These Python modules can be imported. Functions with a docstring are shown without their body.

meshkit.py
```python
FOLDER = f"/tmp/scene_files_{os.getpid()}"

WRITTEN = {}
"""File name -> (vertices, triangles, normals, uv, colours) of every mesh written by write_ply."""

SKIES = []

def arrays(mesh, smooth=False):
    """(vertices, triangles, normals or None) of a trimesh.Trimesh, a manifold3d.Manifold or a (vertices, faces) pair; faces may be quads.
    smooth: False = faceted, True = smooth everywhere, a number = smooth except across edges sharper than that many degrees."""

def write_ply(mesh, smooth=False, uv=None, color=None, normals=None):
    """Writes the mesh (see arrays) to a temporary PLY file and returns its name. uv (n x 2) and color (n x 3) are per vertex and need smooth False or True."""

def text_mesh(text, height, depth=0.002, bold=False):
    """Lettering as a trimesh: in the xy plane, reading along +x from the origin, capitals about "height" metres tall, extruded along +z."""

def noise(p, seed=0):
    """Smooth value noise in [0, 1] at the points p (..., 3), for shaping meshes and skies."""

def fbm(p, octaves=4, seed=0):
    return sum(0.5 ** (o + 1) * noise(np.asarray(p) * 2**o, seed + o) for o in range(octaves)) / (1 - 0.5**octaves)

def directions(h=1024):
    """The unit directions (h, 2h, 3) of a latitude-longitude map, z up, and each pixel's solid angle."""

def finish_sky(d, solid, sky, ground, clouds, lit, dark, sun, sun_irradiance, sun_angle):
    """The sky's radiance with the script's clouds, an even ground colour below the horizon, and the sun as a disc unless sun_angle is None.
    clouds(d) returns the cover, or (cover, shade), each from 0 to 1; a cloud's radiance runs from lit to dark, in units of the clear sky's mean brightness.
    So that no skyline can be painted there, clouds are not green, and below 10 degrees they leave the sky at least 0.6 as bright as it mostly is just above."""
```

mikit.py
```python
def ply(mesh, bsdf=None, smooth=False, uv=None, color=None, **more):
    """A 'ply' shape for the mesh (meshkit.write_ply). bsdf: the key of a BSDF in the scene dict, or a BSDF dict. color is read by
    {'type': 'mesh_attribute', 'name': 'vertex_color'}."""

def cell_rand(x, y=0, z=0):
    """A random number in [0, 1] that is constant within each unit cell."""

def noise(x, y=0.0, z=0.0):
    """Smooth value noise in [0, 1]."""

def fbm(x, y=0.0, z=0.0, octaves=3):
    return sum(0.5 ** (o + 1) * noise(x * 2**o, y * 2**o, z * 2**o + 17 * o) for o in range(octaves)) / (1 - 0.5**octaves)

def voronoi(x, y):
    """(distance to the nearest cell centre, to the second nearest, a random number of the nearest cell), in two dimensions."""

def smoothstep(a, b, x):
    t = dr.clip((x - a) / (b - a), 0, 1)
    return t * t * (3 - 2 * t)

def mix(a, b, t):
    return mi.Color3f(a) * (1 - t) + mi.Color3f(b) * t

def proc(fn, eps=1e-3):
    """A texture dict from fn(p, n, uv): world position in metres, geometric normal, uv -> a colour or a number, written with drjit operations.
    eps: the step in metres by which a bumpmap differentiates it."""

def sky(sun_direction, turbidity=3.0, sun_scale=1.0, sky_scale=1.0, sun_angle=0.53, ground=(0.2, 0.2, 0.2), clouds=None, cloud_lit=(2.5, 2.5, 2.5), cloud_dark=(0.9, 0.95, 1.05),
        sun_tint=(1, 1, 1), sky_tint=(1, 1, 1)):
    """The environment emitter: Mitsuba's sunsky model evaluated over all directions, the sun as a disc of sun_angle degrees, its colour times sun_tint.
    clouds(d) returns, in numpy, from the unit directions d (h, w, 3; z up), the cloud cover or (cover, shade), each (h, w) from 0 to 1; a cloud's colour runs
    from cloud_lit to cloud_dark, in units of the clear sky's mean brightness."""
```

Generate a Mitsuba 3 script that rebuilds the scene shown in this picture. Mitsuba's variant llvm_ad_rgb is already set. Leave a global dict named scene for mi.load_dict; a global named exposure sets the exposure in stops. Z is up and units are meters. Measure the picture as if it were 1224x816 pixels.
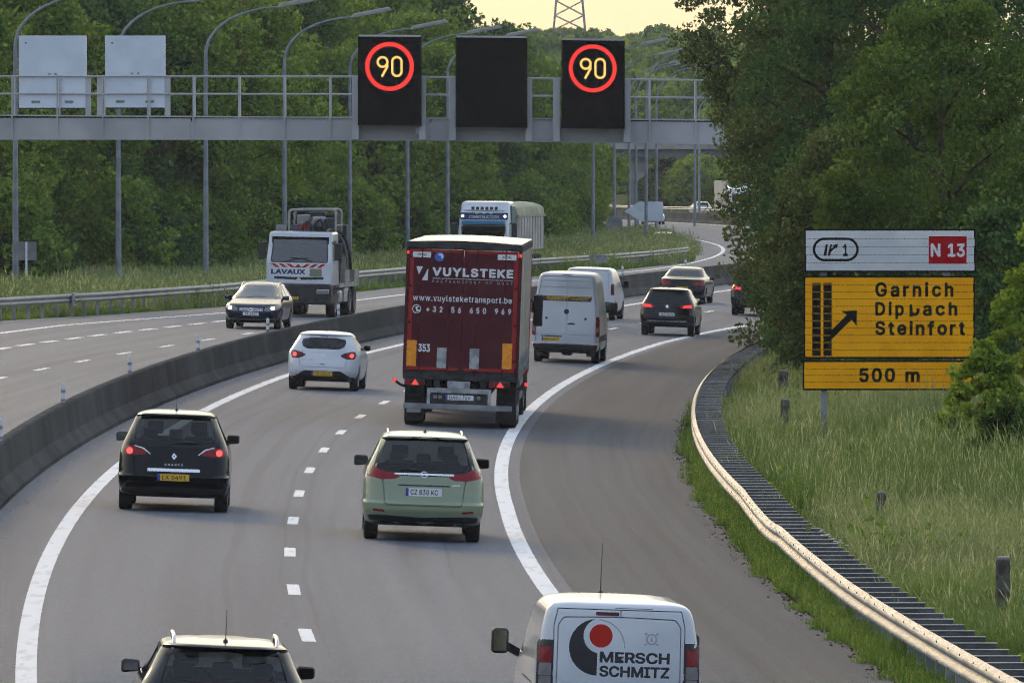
import math, random
import numpy as np, trimesh, manifold3d as m3d
import drjit as dr, mitsuba as mi, mikit, meshkit
from scipy.interpolate import PchipInterpolator as PC
from shapely.geometry import Polygon, Point, LineString, box as sbox
from shapely import affinity, union_all
from mikit import noise, fbm, smoothstep, mix, cell_rand

T = mi.ScalarTransform4f
scene, labels = {'type': 'scene'}, {}
PI = math.pi
CAM_H, FPX, YH = 5.9, 11000.0, 187.0      # camera height in m, focal length in pixels of a 1224 px wide picture, row of the horizon

# ------------------------------------------------------------------ camera, sky, exposure
pitch = math.atan((408 - YH) / FPX)
scene['camera'] = {'type': 'perspective', 'fov': math.degrees(2 * math.atan(612 / FPX)), 'fov_axis': 'x', 'near_clip': 1.0, 'far_clip': 20000.0,
                   'to_world': T().look_at(origin=[0, 0, CAM_H], target=[0, 100 * math.cos(pitch), CAM_H - 100 * math.sin(pitch)], up=[0, 0, 1])}
SUN_AZ, SUN_EL = -20.0, 21.0


def clouds(d):
    # even bluish overcast whose deck is bright and warm where it is thin over the evening sun ahead; under its edge a clear yellow strip at the horizon
    el = np.degrees(np.arcsin(np.clip(d[..., 2], -1, 1)))
    az = np.degrees(np.arctan2(d[..., 0], d[..., 1])) - SUN_AZ
    az = (az + 180) % 360 - 180
    n = meshkit.fbm(d * np.array([3.0, 3.0, 9.0]), 5, 3)
    warm = np.exp(-np.square((el - 17) / 16)) * np.exp(-np.square(az / 75))
    strip = np.exp(-np.square(el / 3.2)) * np.exp(-np.square(az / 70))
    return np.clip(.94 - .86 * strip + (n - .5) * .10, 0, 1), np.clip(1 - warm * 1.2 + (n - 0.5) * 0.25, 0, 1)


scene['sky'] = mikit.sky([math.sin(math.radians(SUN_AZ)) * math.cos(math.radians(SUN_EL)), math.cos(math.radians(SUN_AZ)) * math.cos(math.radians(SUN_EL)), math.sin(math.radians(SUN_EL))],
                         turbidity=3, sun_scale=0.44, sun_angle=16, sun_tint=(1.0, .93, .80), sky_tint=(1.02, .765, .48), clouds=clouds, cloud_lit=(15.0, 13.9, 11.0), cloud_dark=(3.7, 4.6, 6.25))
exposure = 1.82


# ------------------------------------------------------------------ evening haze
HAZE = 0.00007
scene['air'] = {'type': 'homogeneous', 'albedo': {'type': 'rgb', 'value': [.90, .94, .97]}, 'sigma_t': HAZE}
scene['haze'] = {'type': 'cube', 'to_world': T().translate([0, 500, 58]).scale([1700, 1500, 63]), 'bsdf': {'type': 'null'}, 'interior': {'type': 'ref', 'id': 'air'}}
labels['haze'] = {'label': 'thin evening haze over the motorway and hills', 'kind': 'stuff'}
scene['camera']['medium'] = {'type': 'ref', 'id': 'air'}


# ------------------------------------------------------------------ materials
def lin(r, g, b):
    return [((c / 255) / 12.92 if c / 255 <= .04045 else ((c / 255 + .055) / 1.055) ** 2.4) for c in (r, g, b)]


def rgb(c):
    return {'type': 'rgb', 'value': [float(x) for x in c]}


def two(b):
    return {'type': 'twosided', 'bsdf': b}


def principled(c, rough=.5, metal=0.0, spec=.5, **k):
    return two({'type': 'principled', 'base_color': c if isinstance(c, dict) else rgb(c), 'roughness': rough, 'metallic': metal, 'specular': spec, **k})


def paint(c, alpha=.05, ior=1.5):
    return two({'type': 'roughplastic', 'diffuse_reflectance': c if isinstance(c, dict) else rgb(c), 'alpha': alpha, 'int_ior': ior, 'nonlinear': True})


def diffuse(c):
    return two({'type': 'diffuse', 'reflectance': c if isinstance(c, dict) else rgb(c)})


def speckle(a, b, f, lo=.3, hi=.7):
    """patches of a and b with grain at f per metre"""
    return mikit.proc(lambda p, n, uv: mix(a, b, smoothstep(lo, hi, fbm(p.x * f, p.y * f, p.z * f, 4))))


def asphalt(base, worn):
    def fn(p, n, uv):
        o, s = uv.x, uv.y
        grain = noise(p.x * 38, p.y * 9, 1.3) * .6 + noise(p.x * 90, p.y * 22, 7.7) * .4
        streak = fbm(o * 2.6, s * .035, 3.1, 4)
        patch = fbm(o * .5, s * .018, 9.4, 3)
        t = (streak * .55 + patch * .45)
        c = mix(base, worn, smoothstep(.18, .82, t))
        return c * (.76 + .48 * grain) * (1 - .14 * smoothstep(.58, .68, noise(o * 9.0 + fbm(s * .05, 1.0, 2.0, 3) * 3, s * .012, 5.0)) * smoothstep(.45, .7, noise(o * .7, s * .02, 8.0)))
    return mikit.proc(fn)


def line_paint(p, n, uv):
    w = smoothstep(.55, .78, fbm(p.x * 7, p.y * 1.1, 2.0, 4)) * .55
    return mix((.50, .51, .52), (.20, .20, .20), w * .6)


def concrete_fn(p, n, uv):
    o, s = uv.x, uv.y
    drip = fbm(s * .9, o * .5, 1.0, 4)
    blot = fbm(s * .25, o * 2.0, 6.0, 3)
    c = mix((.072, .070, .067), (.102, .099, .094), smoothstep(.3, .75, drip * .6 + blot * .4))
    return c * (.75 + .5 * noise(p.x * 30, p.y * 30, p.z * 30))


def leaf_fn(a, b, c, seed):
    def fn(p, n, uv):
        big = noise(p.x * .16 + seed, p.y * .09, p.z * .22)
        mid = fbm(p.x * .9 + seed, p.y * .9, p.z * .9, 2)
        fine = cell_rand(p.x * 7, p.y * 5, p.z * 7)
        col = mix(a, b, smoothstep(.25, .8, mid * .6 + big * .4))
        return mix(col, c, smoothstep(.62, .98, fine * .6 + mid * .4)) * (.75 + .5 * fine)
    return mikit.proc(fn)


def leaf_bsdf(a, b, c, seed, trans=.62):
    return {'type': 'principledthin', 'base_color': leaf_fn(a, b, c, seed), 'roughness': .55, 'diff_trans': trans, 'spec_trans': 0.0, 'eta': 1.4}


def grass_fn(a, b, c, seed):
    def fn(p, n, uv):
        big = fbm(p.x * .35 + seed, p.y * .11, 0.0, 3)
        fine = cell_rand(p.x * 25, p.y * 12, 0.0)
        return mix(mix(a, b, smoothstep(.3, .72, big)), c, smoothstep(.55, .95, fine)) * (.8 + .4 * fine)
    return mikit.proc(fn)


M = {
    'asphalt': principled(asphalt((.066, .074, .090), (.096, .106, .125)), .72, spec=.20),
    'asphalt_shoulder': principled(asphalt((.038, .042, .050), (.060, .065, .074)), .75, spec=.16),
    'asphalt_left': principled(asphalt((.078, .085, .098), (.115, .123, .136)), .70, spec=.22),
    'line': principled(mikit.proc(line_paint), .6, spec=.4),
    'soil': diffuse(speckle((.035, .034, .016), (.075, .065, .038), 3.0)),
    'turf': diffuse(speckle((.045, .062, .02), (.10, .105, .045), 1.3)),
    'hillside': diffuse(speckle((.05, .07, .025), (.13, .13, .06), .15)),
    'concrete': diffuse(mikit.proc(concrete_fn)),
    'bridge_concrete': diffuse(speckle((.20, .20, .19), (.32, .31, .29), .8)),
    'galv': principled(speckle((.24, .24, .225), (.32, .315, .29), 4.0), .62, .15, spec=.35),
    'girder_paint': principled(speckle((.075, .085, .095), (.11, .12, .13), .5), .6),  # overpass girders, a darker grey than the deck
    'galv_dull': principled(speckle((.13, .135, .145), (.26, .265, .27), 2.2), .6, .2),
    'mast': principled(speckle((.15, .175, .20), (.21, .235, .26), 2.5), .55, .2),
    'gantry': principled(speckle((.33, .335, .34), (.42, .42, .42), .6), .6, .1, spec=.3),
    'cabinet': principled(speckle((.50, .56, .62), (.58, .63, .68), 1.2), .5),
    'board_black': principled(speckle((.003, .003, .0035), (.006, .006, .006), 5.0), .9, spec=.08),
    'sign_back': principled(speckle((.16, .16, .17), (.22, .22, .22), 2.0), .5, .3),
    'sign_white': principled(speckle((.52, .53, .53), (.62, .62, .61), 2.0), .6, spec=.3),
    'sign_yellow': principled(speckle((.82, .34, .002), (.90, .40, .004), 2.0), .7, spec=.1),
    'sign_red': principled((.34, .008, .012), .7, spec=.1),
    'sign_black': principled((.008, .008, .008), .8, spec=.08),
    'post_wood': diffuse(speckle((.06, .055, .045), (.14, .13, .11), 9.0)),
    'bark': diffuse(speckle((.035, .028, .02), (.09, .075, .055), 5.0)),
    'leaf_deep': leaf_bsdf((.034, .076, .028), (.078, .138, .042), (.15, .205, .062), 1.0),
    'leaf_mid': leaf_bsdf((.080, .14, .026), (.165, .245, .044), (.28, .33, .075), 5.0),
    'leaf_fresh': leaf_bsdf((.125, .195, .022), (.23, .31, .040), (.33, .38, .075), 9.0),
    'leaf_olive': leaf_bsdf((.11, .115, .028), (.20, .195, .055), (.29, .275, .095), 13.0),
    'leaf_bush': leaf_bsdf((.052, .095, .020), (.105, .165, .034), (.19, .235, .055), 21.0),
    'leaf_willow': leaf_bsdf((.055, .078, .024), (.108, .138, .042), (.175, .195, .075), 17.0),
    'blade': {'type': 'principledthin', 'base_color': grass_fn((.065, .13, .030), (.115, .19, .046), (.21, .26, .09), 2.0), 'roughness': .6, 'diff_trans': .9, 'spec_trans': 0.0, 'eta': 1.35},
    'blade_pale': {'type': 'principledthin', 'base_color': grass_fn((.12, .18, .06), (.20, .25, .10), (.33, .35, .18), 6.0), 'roughness': .6, 'diff_trans': .9, 'spec_trans': 0.0, 'eta': 1.35},
    'blade_short': {'type': 'principledthin', 'base_color': grass_fn((.085, .16, .028), (.125, .205, .038), (.21, .26, .075), 11.0), 'roughness': .6, 'diff_trans': .9, 'spec_trans': 0.0, 'eta': 1.35},
    'umbel': diffuse((.5, .5, .44)),
    # vehicles
    'white_paint': paint(speckle((.70, .725, .75), (.77, .785, .80), 2.0), .03),
    'white_dirty': paint(speckle((.62, .635, .65), (.76, .775, .79), .9), .09),
    'green_paint': paint((.42, .475, .34), .03),
    'black_paint': paint((.003, .003, .005), .02, 1.34),
    'night_paint': paint((.006, .006, .018), .02, 1.38),
    'navy_paint': paint((.014, .022, .06), .03, 1.36),
    'graphite_paint': paint((.012, .014, .018), .03, 1.36),
    'plastic': principled((.016, .016, .017), .5),
    'chassis': principled(speckle((.010, .010, .011), (.035, .033, .03), 6.0), .7),
    'rubber': principled(speckle((.012, .012, .012), (.03, .029, .028), 14.0), .8, spec=.25),
    'rim': principled((.30, .30, .31), .35, .8),
    'chrome': principled((.68, .68, .69), .18, .95),
    'silver': principled((.55, .55, .56), .3, .6),
    'interior': principled((.009, .009, .010), .8, spec=.1),
    'seat': principled((.016, .016, .018), .9, spec=.1),
    'glass': {'type': 'thindielectric', 'int_ior': 1.42, 'specular_transmittance': rgb((.15, .17, .18)), 'specular_reflectance': rgb((.55, .55, .55))},
    'glass_clear': {'type': 'thindielectric', 'int_ior': 1.52, 'specular_transmittance': rgb((.72, .78, .77)), 'specular_reflectance': rgb((1, 1, 1))},
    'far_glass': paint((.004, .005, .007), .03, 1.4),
    'far_screen': two({'type': 'roughplastic', 'diffuse_reflectance': rgb((.010, .014, .018)), 'alpha': .03, 'int_ior': 1.9}),
    'arm_steel': principled(speckle((.06, .062, .066), (.11, .112, .118), 5.0), .6, .2),
    'mirror': two({'type': 'roughconductor', 'material': 'Al', 'alpha': .02, 'specular_reflectance': rgb((.35, .36, .38))}),
    'lens_red': principled((.21, .006, .012), .25, spec=.3),
    'lens_dark_red': principled((.07, .005, .010), .3, spec=.3),
    'lens_clear': paint((.35, .34, .33), .06),
    'lens_amber': paint((.5, .16, .01), .08),
    'plate_white': principled((.62, .63, .64), .5),
    'plate_yellow': principled((.60, .36, .015), .5),
    'plate_blue': principled((.02, .05, .25), .5),
    'ink': principled((.012, .012, .014), .6),
    'ink_white': principled((.60, .60, .60), .55),
    'ink_grey': principled((.34, .33, .34), .55),
    'ink_blue': principled((.02, .035, .10), .55),
    'ink_red': principled((.42, .022, .014), .6, spec=.15),
    'decal_blue': principled((.05, .11, .40), .5),
    'truck_maroon': principled(speckle((.060, .004, .009), (.078, .006, .012), 1.5), .5, spec=.25),
    'truck_red': principled((.27, .012, .010), .45, spec=.3),
    'curtain': principled(speckle((.24, .225, .19), (.33, .30, .255), 1.2), .5, spec=.3),
    'roof_sheet': paint(speckle((.60, .58, .54), (.70, .68, .63), .7), .14),
    'reflector_orange': principled(speckle((.70, .22, .005), (.80, .30, .01), 12.0), .45),
    'steel_plate': principled(speckle((.20, .21, .21), (.38, .39, .38), 7.0), .45, .3),
    'teal_paint': paint((.05, .24, .32), .08),
    'sky_paint': paint((.12, .38, .58), .08),
    'tarp': principled(speckle((.16, .17, .11), (.24, .25, .16), 1.5), .8),
    'bin_grey': principled(speckle((.22, .215, .20), (.29, .285, .27), 1.0), .7),
    'hose': principled((.02, .02, .026), .6),
}
LIT = {'tail': (1.15, .07, .07), 'tail_hot': (1.6, .16, .15), 'head': (5.0, 4.6, 3.6), 'ring': (1.0, .04, .03), 'digits': (1.15, .68, .17), 'marker': (1.6, .06, .05), 'green': (.2, .9, .55), 'whitelamp': (1.8, 1.9, 2.0)}
for k, b in M.items():
    scene['mat_' + k] = b
scene['mat_lamp'] = diffuse((.03, .03, .03))


# ------------------------------------------------------------------ adding shapes
def number(base):
    if base not in scene and base not in labels and not any(k.startswith(base + '__') for k in scene):
        return base
    i = 1
    while True:
        k = f'{base}_{i:03d}'
        if k not in scene and k not in labels and not any(q.startswith(k + '__') for q in scene):
            return k
        i += 1


def arr(mesh):
    if hasattr(mesh, 'to_mesh'):
        m = mesh.to_mesh()
        return np.array(m.vert_properties[:, :3], float), np.array(m.tri_verts)
    if isinstance(mesh, tuple):
        return np.asarray(mesh[0], float), np.asarray(mesh[1])
    return np.array(mesh.vertices, float), np.array(mesh.faces)


_count = {}


def put(parent, name, mesh, mat, smooth=False, xf=None, warp=None, label=None, emit=None, uv=None, **more):
    """one entry of the scene; parent None = a thing of its own"""
    v, f = arr(mesh)
    if f.shape[1] == 4:
        f = np.vstack([f[:, [0, 1, 2]], f[:, [0, 2, 3]]])
    if xf is not None:
        v = v @ xf[:3, :3].T + xf[:3, 3]
    if warp is not None:
        v = warp(v)
    base = name if parent is None else parent + '__' + name
    n = _count.get(base, 0)
    key = base if n == 0 else f'{base}_{n:03d}'
    _count[base] = n + 1
    d = mikit.ply((v, f), 'mat_lamp' if emit else 'mat_' + mat, smooth, uv=uv, **more)
    if emit:
        d['emitter'] = {'type': 'area', 'radiance': rgb(np.array(LIT[emit]) * 2.0 ** -exposure)}
    scene[key] = d
    if label:
        labels.setdefault(key, {})['label'] = label
    return key


def thing(name, label, cat, group=None):
    n = _count.get(name, 0)
    key = name if n == 0 else f'{name}_{n:03d}'
    _count[name] = n + 1
    labels[key] = {'label': label, 'category': cat}
    if group:
        labels[key]['group'] = group
    return key


def tag(key, label=None, cat=None, group=None, kind=None):
    labels[key] = {k: v for k, v in dict(label=label, category=cat, group=group, kind=kind).items() if v}


def box(x0, x1, y0, y1, z0, z1, r=0.0):
    if r > 0:
        c = [m3d.Manifold.sphere(r, 12).translate([x, y, z]) for x in (x0 + r, x1 - r) for y in (y0 + r, y1 - r) for z in (z0 + r, z1 - r)]
        return arr(m3d.Manifold.batch_hull(c))
    v = np.array([[x, y, z] for x in (x0, x1) for y in (y0, y1) for z in (z0, z1)], float)
    f = np.array([[0, 1, 3], [0, 3, 2], [4, 6, 7], [4, 7, 5], [0, 4, 5], [0, 5, 1], [2, 3, 7], [2, 7, 6], [0, 2, 6], [0, 6, 4], [1, 5, 7], [1, 7, 3]])
    return v, f


def join(*ms):
    vs, fs, a = [], [], 0
    for m in ms:
        v, f = arr(m)
        if f.shape[1] == 4:
            f = np.vstack([f[:, [0, 1, 2]], f[:, [0, 2, 3]]])
        vs.append(v)
        fs.append(f + a)
        a += len(v)
    return np.vstack(vs), np.vstack(fs)


def tube(pts, r, n=8, cap=True):
    p = np.asarray(pts, float)
    r = np.broadcast_to(np.asarray(r, float), (len(p),))
    t = np.gradient(p, axis=0)
    t /= np.linalg.norm(t, axis=1, keepdims=True) + 1e-12
    ref = np.array([0, 0, 1.0]) if abs(t[:, 2]).mean() < .8 else np.array([1.0, 0, 0])
    a = np.cross(t, ref)
    a /= np.linalg.norm(a, axis=1, keepdims=True) + 1e-12
    b = np.cross(t, a)
    th = np.arange(n) * 2 * PI / n
    v = (p[:, None] + r[:, None, None] * (np.cos(th)[None, :, None] * a[:, None] + np.sin(th)[None, :, None] * b[:, None])).reshape(-1, 3)
    i, j = np.meshgrid(np.arange(len(p) - 1), np.arange(n), indexing='ij')
    q = np.stack([i * n + j, i * n + (j + 1) % n, (i + 1) * n + (j + 1) % n, (i + 1) * n + j], -1).reshape(-1, 4)
    f = np.vstack([q[:, [0, 1, 2]], q[:, [0, 2, 3]]])
    if cap:
        k = len(v)
        v = np.vstack([v, p[0], p[-1]])
        j = np.arange(n)
        f = np.vstack([f, np.stack([j * 0 + k, (j + 1) % n, j], 1), np.stack([j * 0 + k + 1, j + (len(p) - 1) * n, (j + 1) % n + (len(p) - 1) * n], 1)])
    return v, f


def bar(p0, p1, w, h):
    """a box along p0-p1, w wide across, h high"""
    p0, p1 = np.asarray(p0, float), np.asarray(p1, float)
    t = (p1 - p0) / np.linalg.norm(p1 - p0)
    up = np.array([0, 0, 1.0]) if abs(t[2]) < .95 else np.array([0, 1.0, 0])
    a = np.cross(t, up)
    a /= np.linalg.norm(a)
    b = np.cross(a, t)
    v = np.array([p + a * i * w / 2 + b * j * h / 2 for p in (p0, p1) for i in (-1, 1) for j in (-1, 1)])
    f = box(0, 1, 0, 1, 0, 1)[1]
    return v, f


def lathe_x(profile, n=28):
    """a ring round the x axis from (radius, x) pairs, closed"""
    pr = np.asarray(profile, float)
    th = np.arange(n) * 2 * PI / n
    v = np.stack([np.broadcast_to(pr[None, :, 1], (n, len(pr))), pr[None, :, 0] * np.cos(th)[:, None], pr[None, :, 0] * np.sin(th)[:, None]], -1).reshape(-1, 3)
    k = len(pr)
    i, j = np.meshgrid(np.arange(n), np.arange(k), indexing='ij')
    q = np.stack([i * k + j, ((i + 1) % n) * k + j, ((i + 1) % n) * k + (j + 1) % k, i * k + (j + 1) % k], -1).reshape(-1, 4)
    return v, np.vstack([q[:, [0, 1, 2]], q[:, [0, 2, 3]]])


def polys(g):
    return [p for p in getattr(g, 'geoms', [g]) if p.geom_type == 'Polygon' and not p.is_empty and p.area > 1e-7]


def extrude(g, t, refine=None):
    """shapely geometry in the xy plane -> Manifold from z=0 to z=t"""
    loops = []
    for p in polys(g):
        p = Polygon(p.exterior, p.interiors).normalize()
        loops.append(np.array(p.exterior.coords)[:-1][::(1 if p.exterior.is_ccw else -1)])
        for i in p.interiors:
            loops.append(np.array(i.coords)[:-1][::(-1 if i.is_ccw else 1)])
    m = m3d.CrossSection(loops, m3d.FillRule.Positive).extrude(t)
    return m.refine_to_length(refine) if refine else m


def rounded(pts, r=.03):
    p = Polygon(pts).buffer(0)
    return p.buffer(-r, 6).buffer(r, 6).simplify(.002)


def mirror_pts(pts):
    """right half of an outline, bottom to top, to a whole outline"""
    return list(pts) + [(-x, z) for x, z in reversed(pts)]


def fatten(mesh, by, depth):
    m = m3d.Manifold(m3d.Mesh(mesh[0].astype(np.float32), mesh[1].astype(np.uint32)))
    if m.status() != m3d.Error.NoError:
        return mesh
    return arr(m.project().offset(by, m3d.JoinType.Round).simplify(by * .15).extrude(depth))


def text(s, h, width=None, bold=True, depth=.004, spacing=None, fat=0.0):
    """letters in xy from the origin; width: total width; spacing: extra metres between letters"""
    if spacing is None:
        v, f = arr(meshkit.text_mesh(s, h, depth, bold))
        if fat:
            v, f = fatten((v, f), fat * h, depth)
        x0 = v[:, 0].min()
        v[:, 0] -= x0
        if width:
            v[:, 0] *= width / v[:, 0].max()
        return v, f
    out, x = [], 0.0
    for c in s:
        if c == ' ':
            x += h * .45 + spacing
            continue
        v, f = arr(meshkit.text_mesh(c, h, depth, bold))
        if fat:
            v, f = fatten((v, f), fat * h, depth)
        v[:, 0] += x - v[:, 0].min()
        x = v[:, 0].max() + spacing
        out.append((v, f))
    v, f = join(*out)
    if width:
        v[:, 0] *= width / v[:, 0].max()
    return v, f


def lay(mesh, at, right, up, out):
    """a mesh in xy (z outward) laid on a plane: at = origin"""
    v, f = arr(mesh)
    R = np.stack([right, up, out], 1).astype(float)
    return v @ R.T + np.asarray(at, float), f


# ------------------------------------------------------------------ the road's alignment: o = metres right of the foot of the median barrier, y = metres ahead
KY = [-40, 40, 178, 340, 380, 415, 532, 801, 900, 1100, 1400]
KH = [-.155, -.098, .002, .112, .125, .126, .08, -.105, -.175, -.30, -.40]
_y = np.arange(-40, 1400.5, 1.0)
_h = np.interp(_y, KY, KH)
_x = np.concatenate([[0], np.cumsum((_h[1:] + _h[:-1]) / 2)])
_x += -8.62 - np.interp(178, _y, _x)


def med(y):
    return np.interp(y, _y, _x)


def head(y):
    return np.interp(y, _y, _h)


def zroad(o, y):
    o, y = np.asarray(o, float), np.asarray(y, float)
    k = np.clip((520 - y) / 140, 0, 1)
    k = k * k * (3 - 2 * k)
    z = k * np.where(o > 0, -.035 * (np.minimum(o, 13) - 5), .175 - .02 * np.maximum(o, -15))
    # the carriageway drops a little just before the bridge on which the camera stands
    t = np.clip((o - 1.7) / 1.2, 0, 1) * np.clip((11.0 - o) / 1.2, 0, 1)
    dip = .0031 * np.square(np.clip(112 - y, 0, 16)) + .0992 * np.clip(96 - y, 0, 100)
    return z - dip * t * t * (3 - 2 * t)


def tab(pairs):
    a = np.array(pairs, float)
    return lambda y: np.interp(y, a[:, 0], a[:, 1])


LEFT_LINE = tab([(40, 1.28), (190, 1.3), (240, 1.15), (290, 1.35), (354, 1.8), (400, 1.7), (900, 1.7)])
LANE = tab([(40, 4.6), (113, 4.7), (150, 4.83), (208, 4.8), (300, 5.2), (350, 5.6), (900, 5.6)])
RIGHT_LINE = tab([(40, 8.2), (128, 8.3), (157, 8.42), (297, 8.4), (317, 8.65), (336, 9.1), (400, 9.3), (900, 9.3)])
RIGHT_EDGE = tab([(40, 11.2), (107, 11.45), (120, 11.58), (137, 11.75), (164, 12.1), (216, 12.15), (290, 12.6), (340, 13), (900, 13)])
RAIL_R = tab([(40, 11.3), (94.6, 11.44), (116, 11.63), (134.5, 11.93), (149, 12.14), (185, 12.31), (233, 12.56), (288, 12.89), (330, 13.2), (900, 13.3)])
LINE_A = tab([(40, -5.6), (233, -5.5), (263, -5.1), (292, -4.5), (330, -4.6), (900, -5)])
LINE_B = tab([(40, -9.2), (269, -8.9), (288, -8.4), (308, -7.65), (330, -7.2)])
LINE_C = tab([(40, -12), (260, -11.9), (300, -11.3), (318, -9.9), (326, -9.3), (355, -8.4), (473, -9.2), (540, -10.6), (600, -12.0), (660, -13.6), (800, -12), (900, -10)])
LEFT_EDGE = tab([(40, -15.5), (280, -14.9), (305, -14.0), (319, -12.3), (337, -11.0), (400, -11.0), (473, -10.6), (520, -10.5), (550, -12.2), (600, -13.6), (660, -15.6), (760, -14.4), (850, -12), (900, -11)])
RAIL_L = tab([(40, -16.4), (290, -14.9), (304, -14.0), (320, -12.5), (340, -11.5), (400, -11.6), (470, -11.6), (520, -11.0), (900, -10.8)])


def P(o, y, dz=0.0):
    return np.array([med(y) + o, y, float(zroad(o, y)) + dz])


def strip(fo0, fo1, y0, y1, dz, step=2.0, n=1):
    """a sheet of road between two offsets: (mesh, uv)"""
    ys = np.linspace(y0, y1, max(2, int((y1 - y0) / step) + 1))
    ys = ys[np.argsort(ys)]
    v, uv = [], []
    for y in ys:
        a, b = (fo(y) if callable(fo) else fo for fo in (fo0, fo1))
        for t in np.linspace(0, 1, n + 1):
            o = a + (b - a) * t
            v.append([med(y) + o, y, float(zroad(o, y)) + dz])
            uv.append([o, y])
    k = n + 1
    i, j = np.meshgrid(np.arange(len(ys) - 1), np.arange(n), indexing='ij')
    q = np.stack([i * k + j, i * k + j + 1, (i + 1) * k + j + 1, (i + 1) * k + j], -1).reshape(-1, 4)
    return (np.array(v), q), np.array(uv)


def sheet(name, fo0, fo1, y0, y1, dz, mat, step=2.0, n=1, parent=None):
    m, uv = strip(fo0, fo1, y0, y1, dz, step, n)
    return put(parent, name, m, mat, True, uv=uv)


def pose(o, y, rev=False, dz=0.0, yaw=0.0):
    """matrix of a vehicle standing on the road at (o, y), heading along it"""
    h = -math.atan(float(head(y))) + yaw + (PI if rev else 0)
    roll = math.atan(float(zroad(o - .5, y) - zroad(o + .5, y))) * (-1 if rev else 1)
    c, s = math.cos(h), math.sin(h)
    Rz = np.array([[c, -s, 0], [s, c, 0], [0, 0, 1]])
    c, s = math.cos(roll), math.sin(roll)
    Ry = np.array([[c, 0, s], [0, 1, 0], [-s, 0, c]])
    m = np.eye(4)
    m[:3, :3] = Rz @ Ry
    m[:3, 3] = P(o, y, dz)
    return m


def at_px(px, D):
    return (px - 612) * D / FPX


def off_px(px, D):
    return at_px(px, D) - float(med(D))


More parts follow.
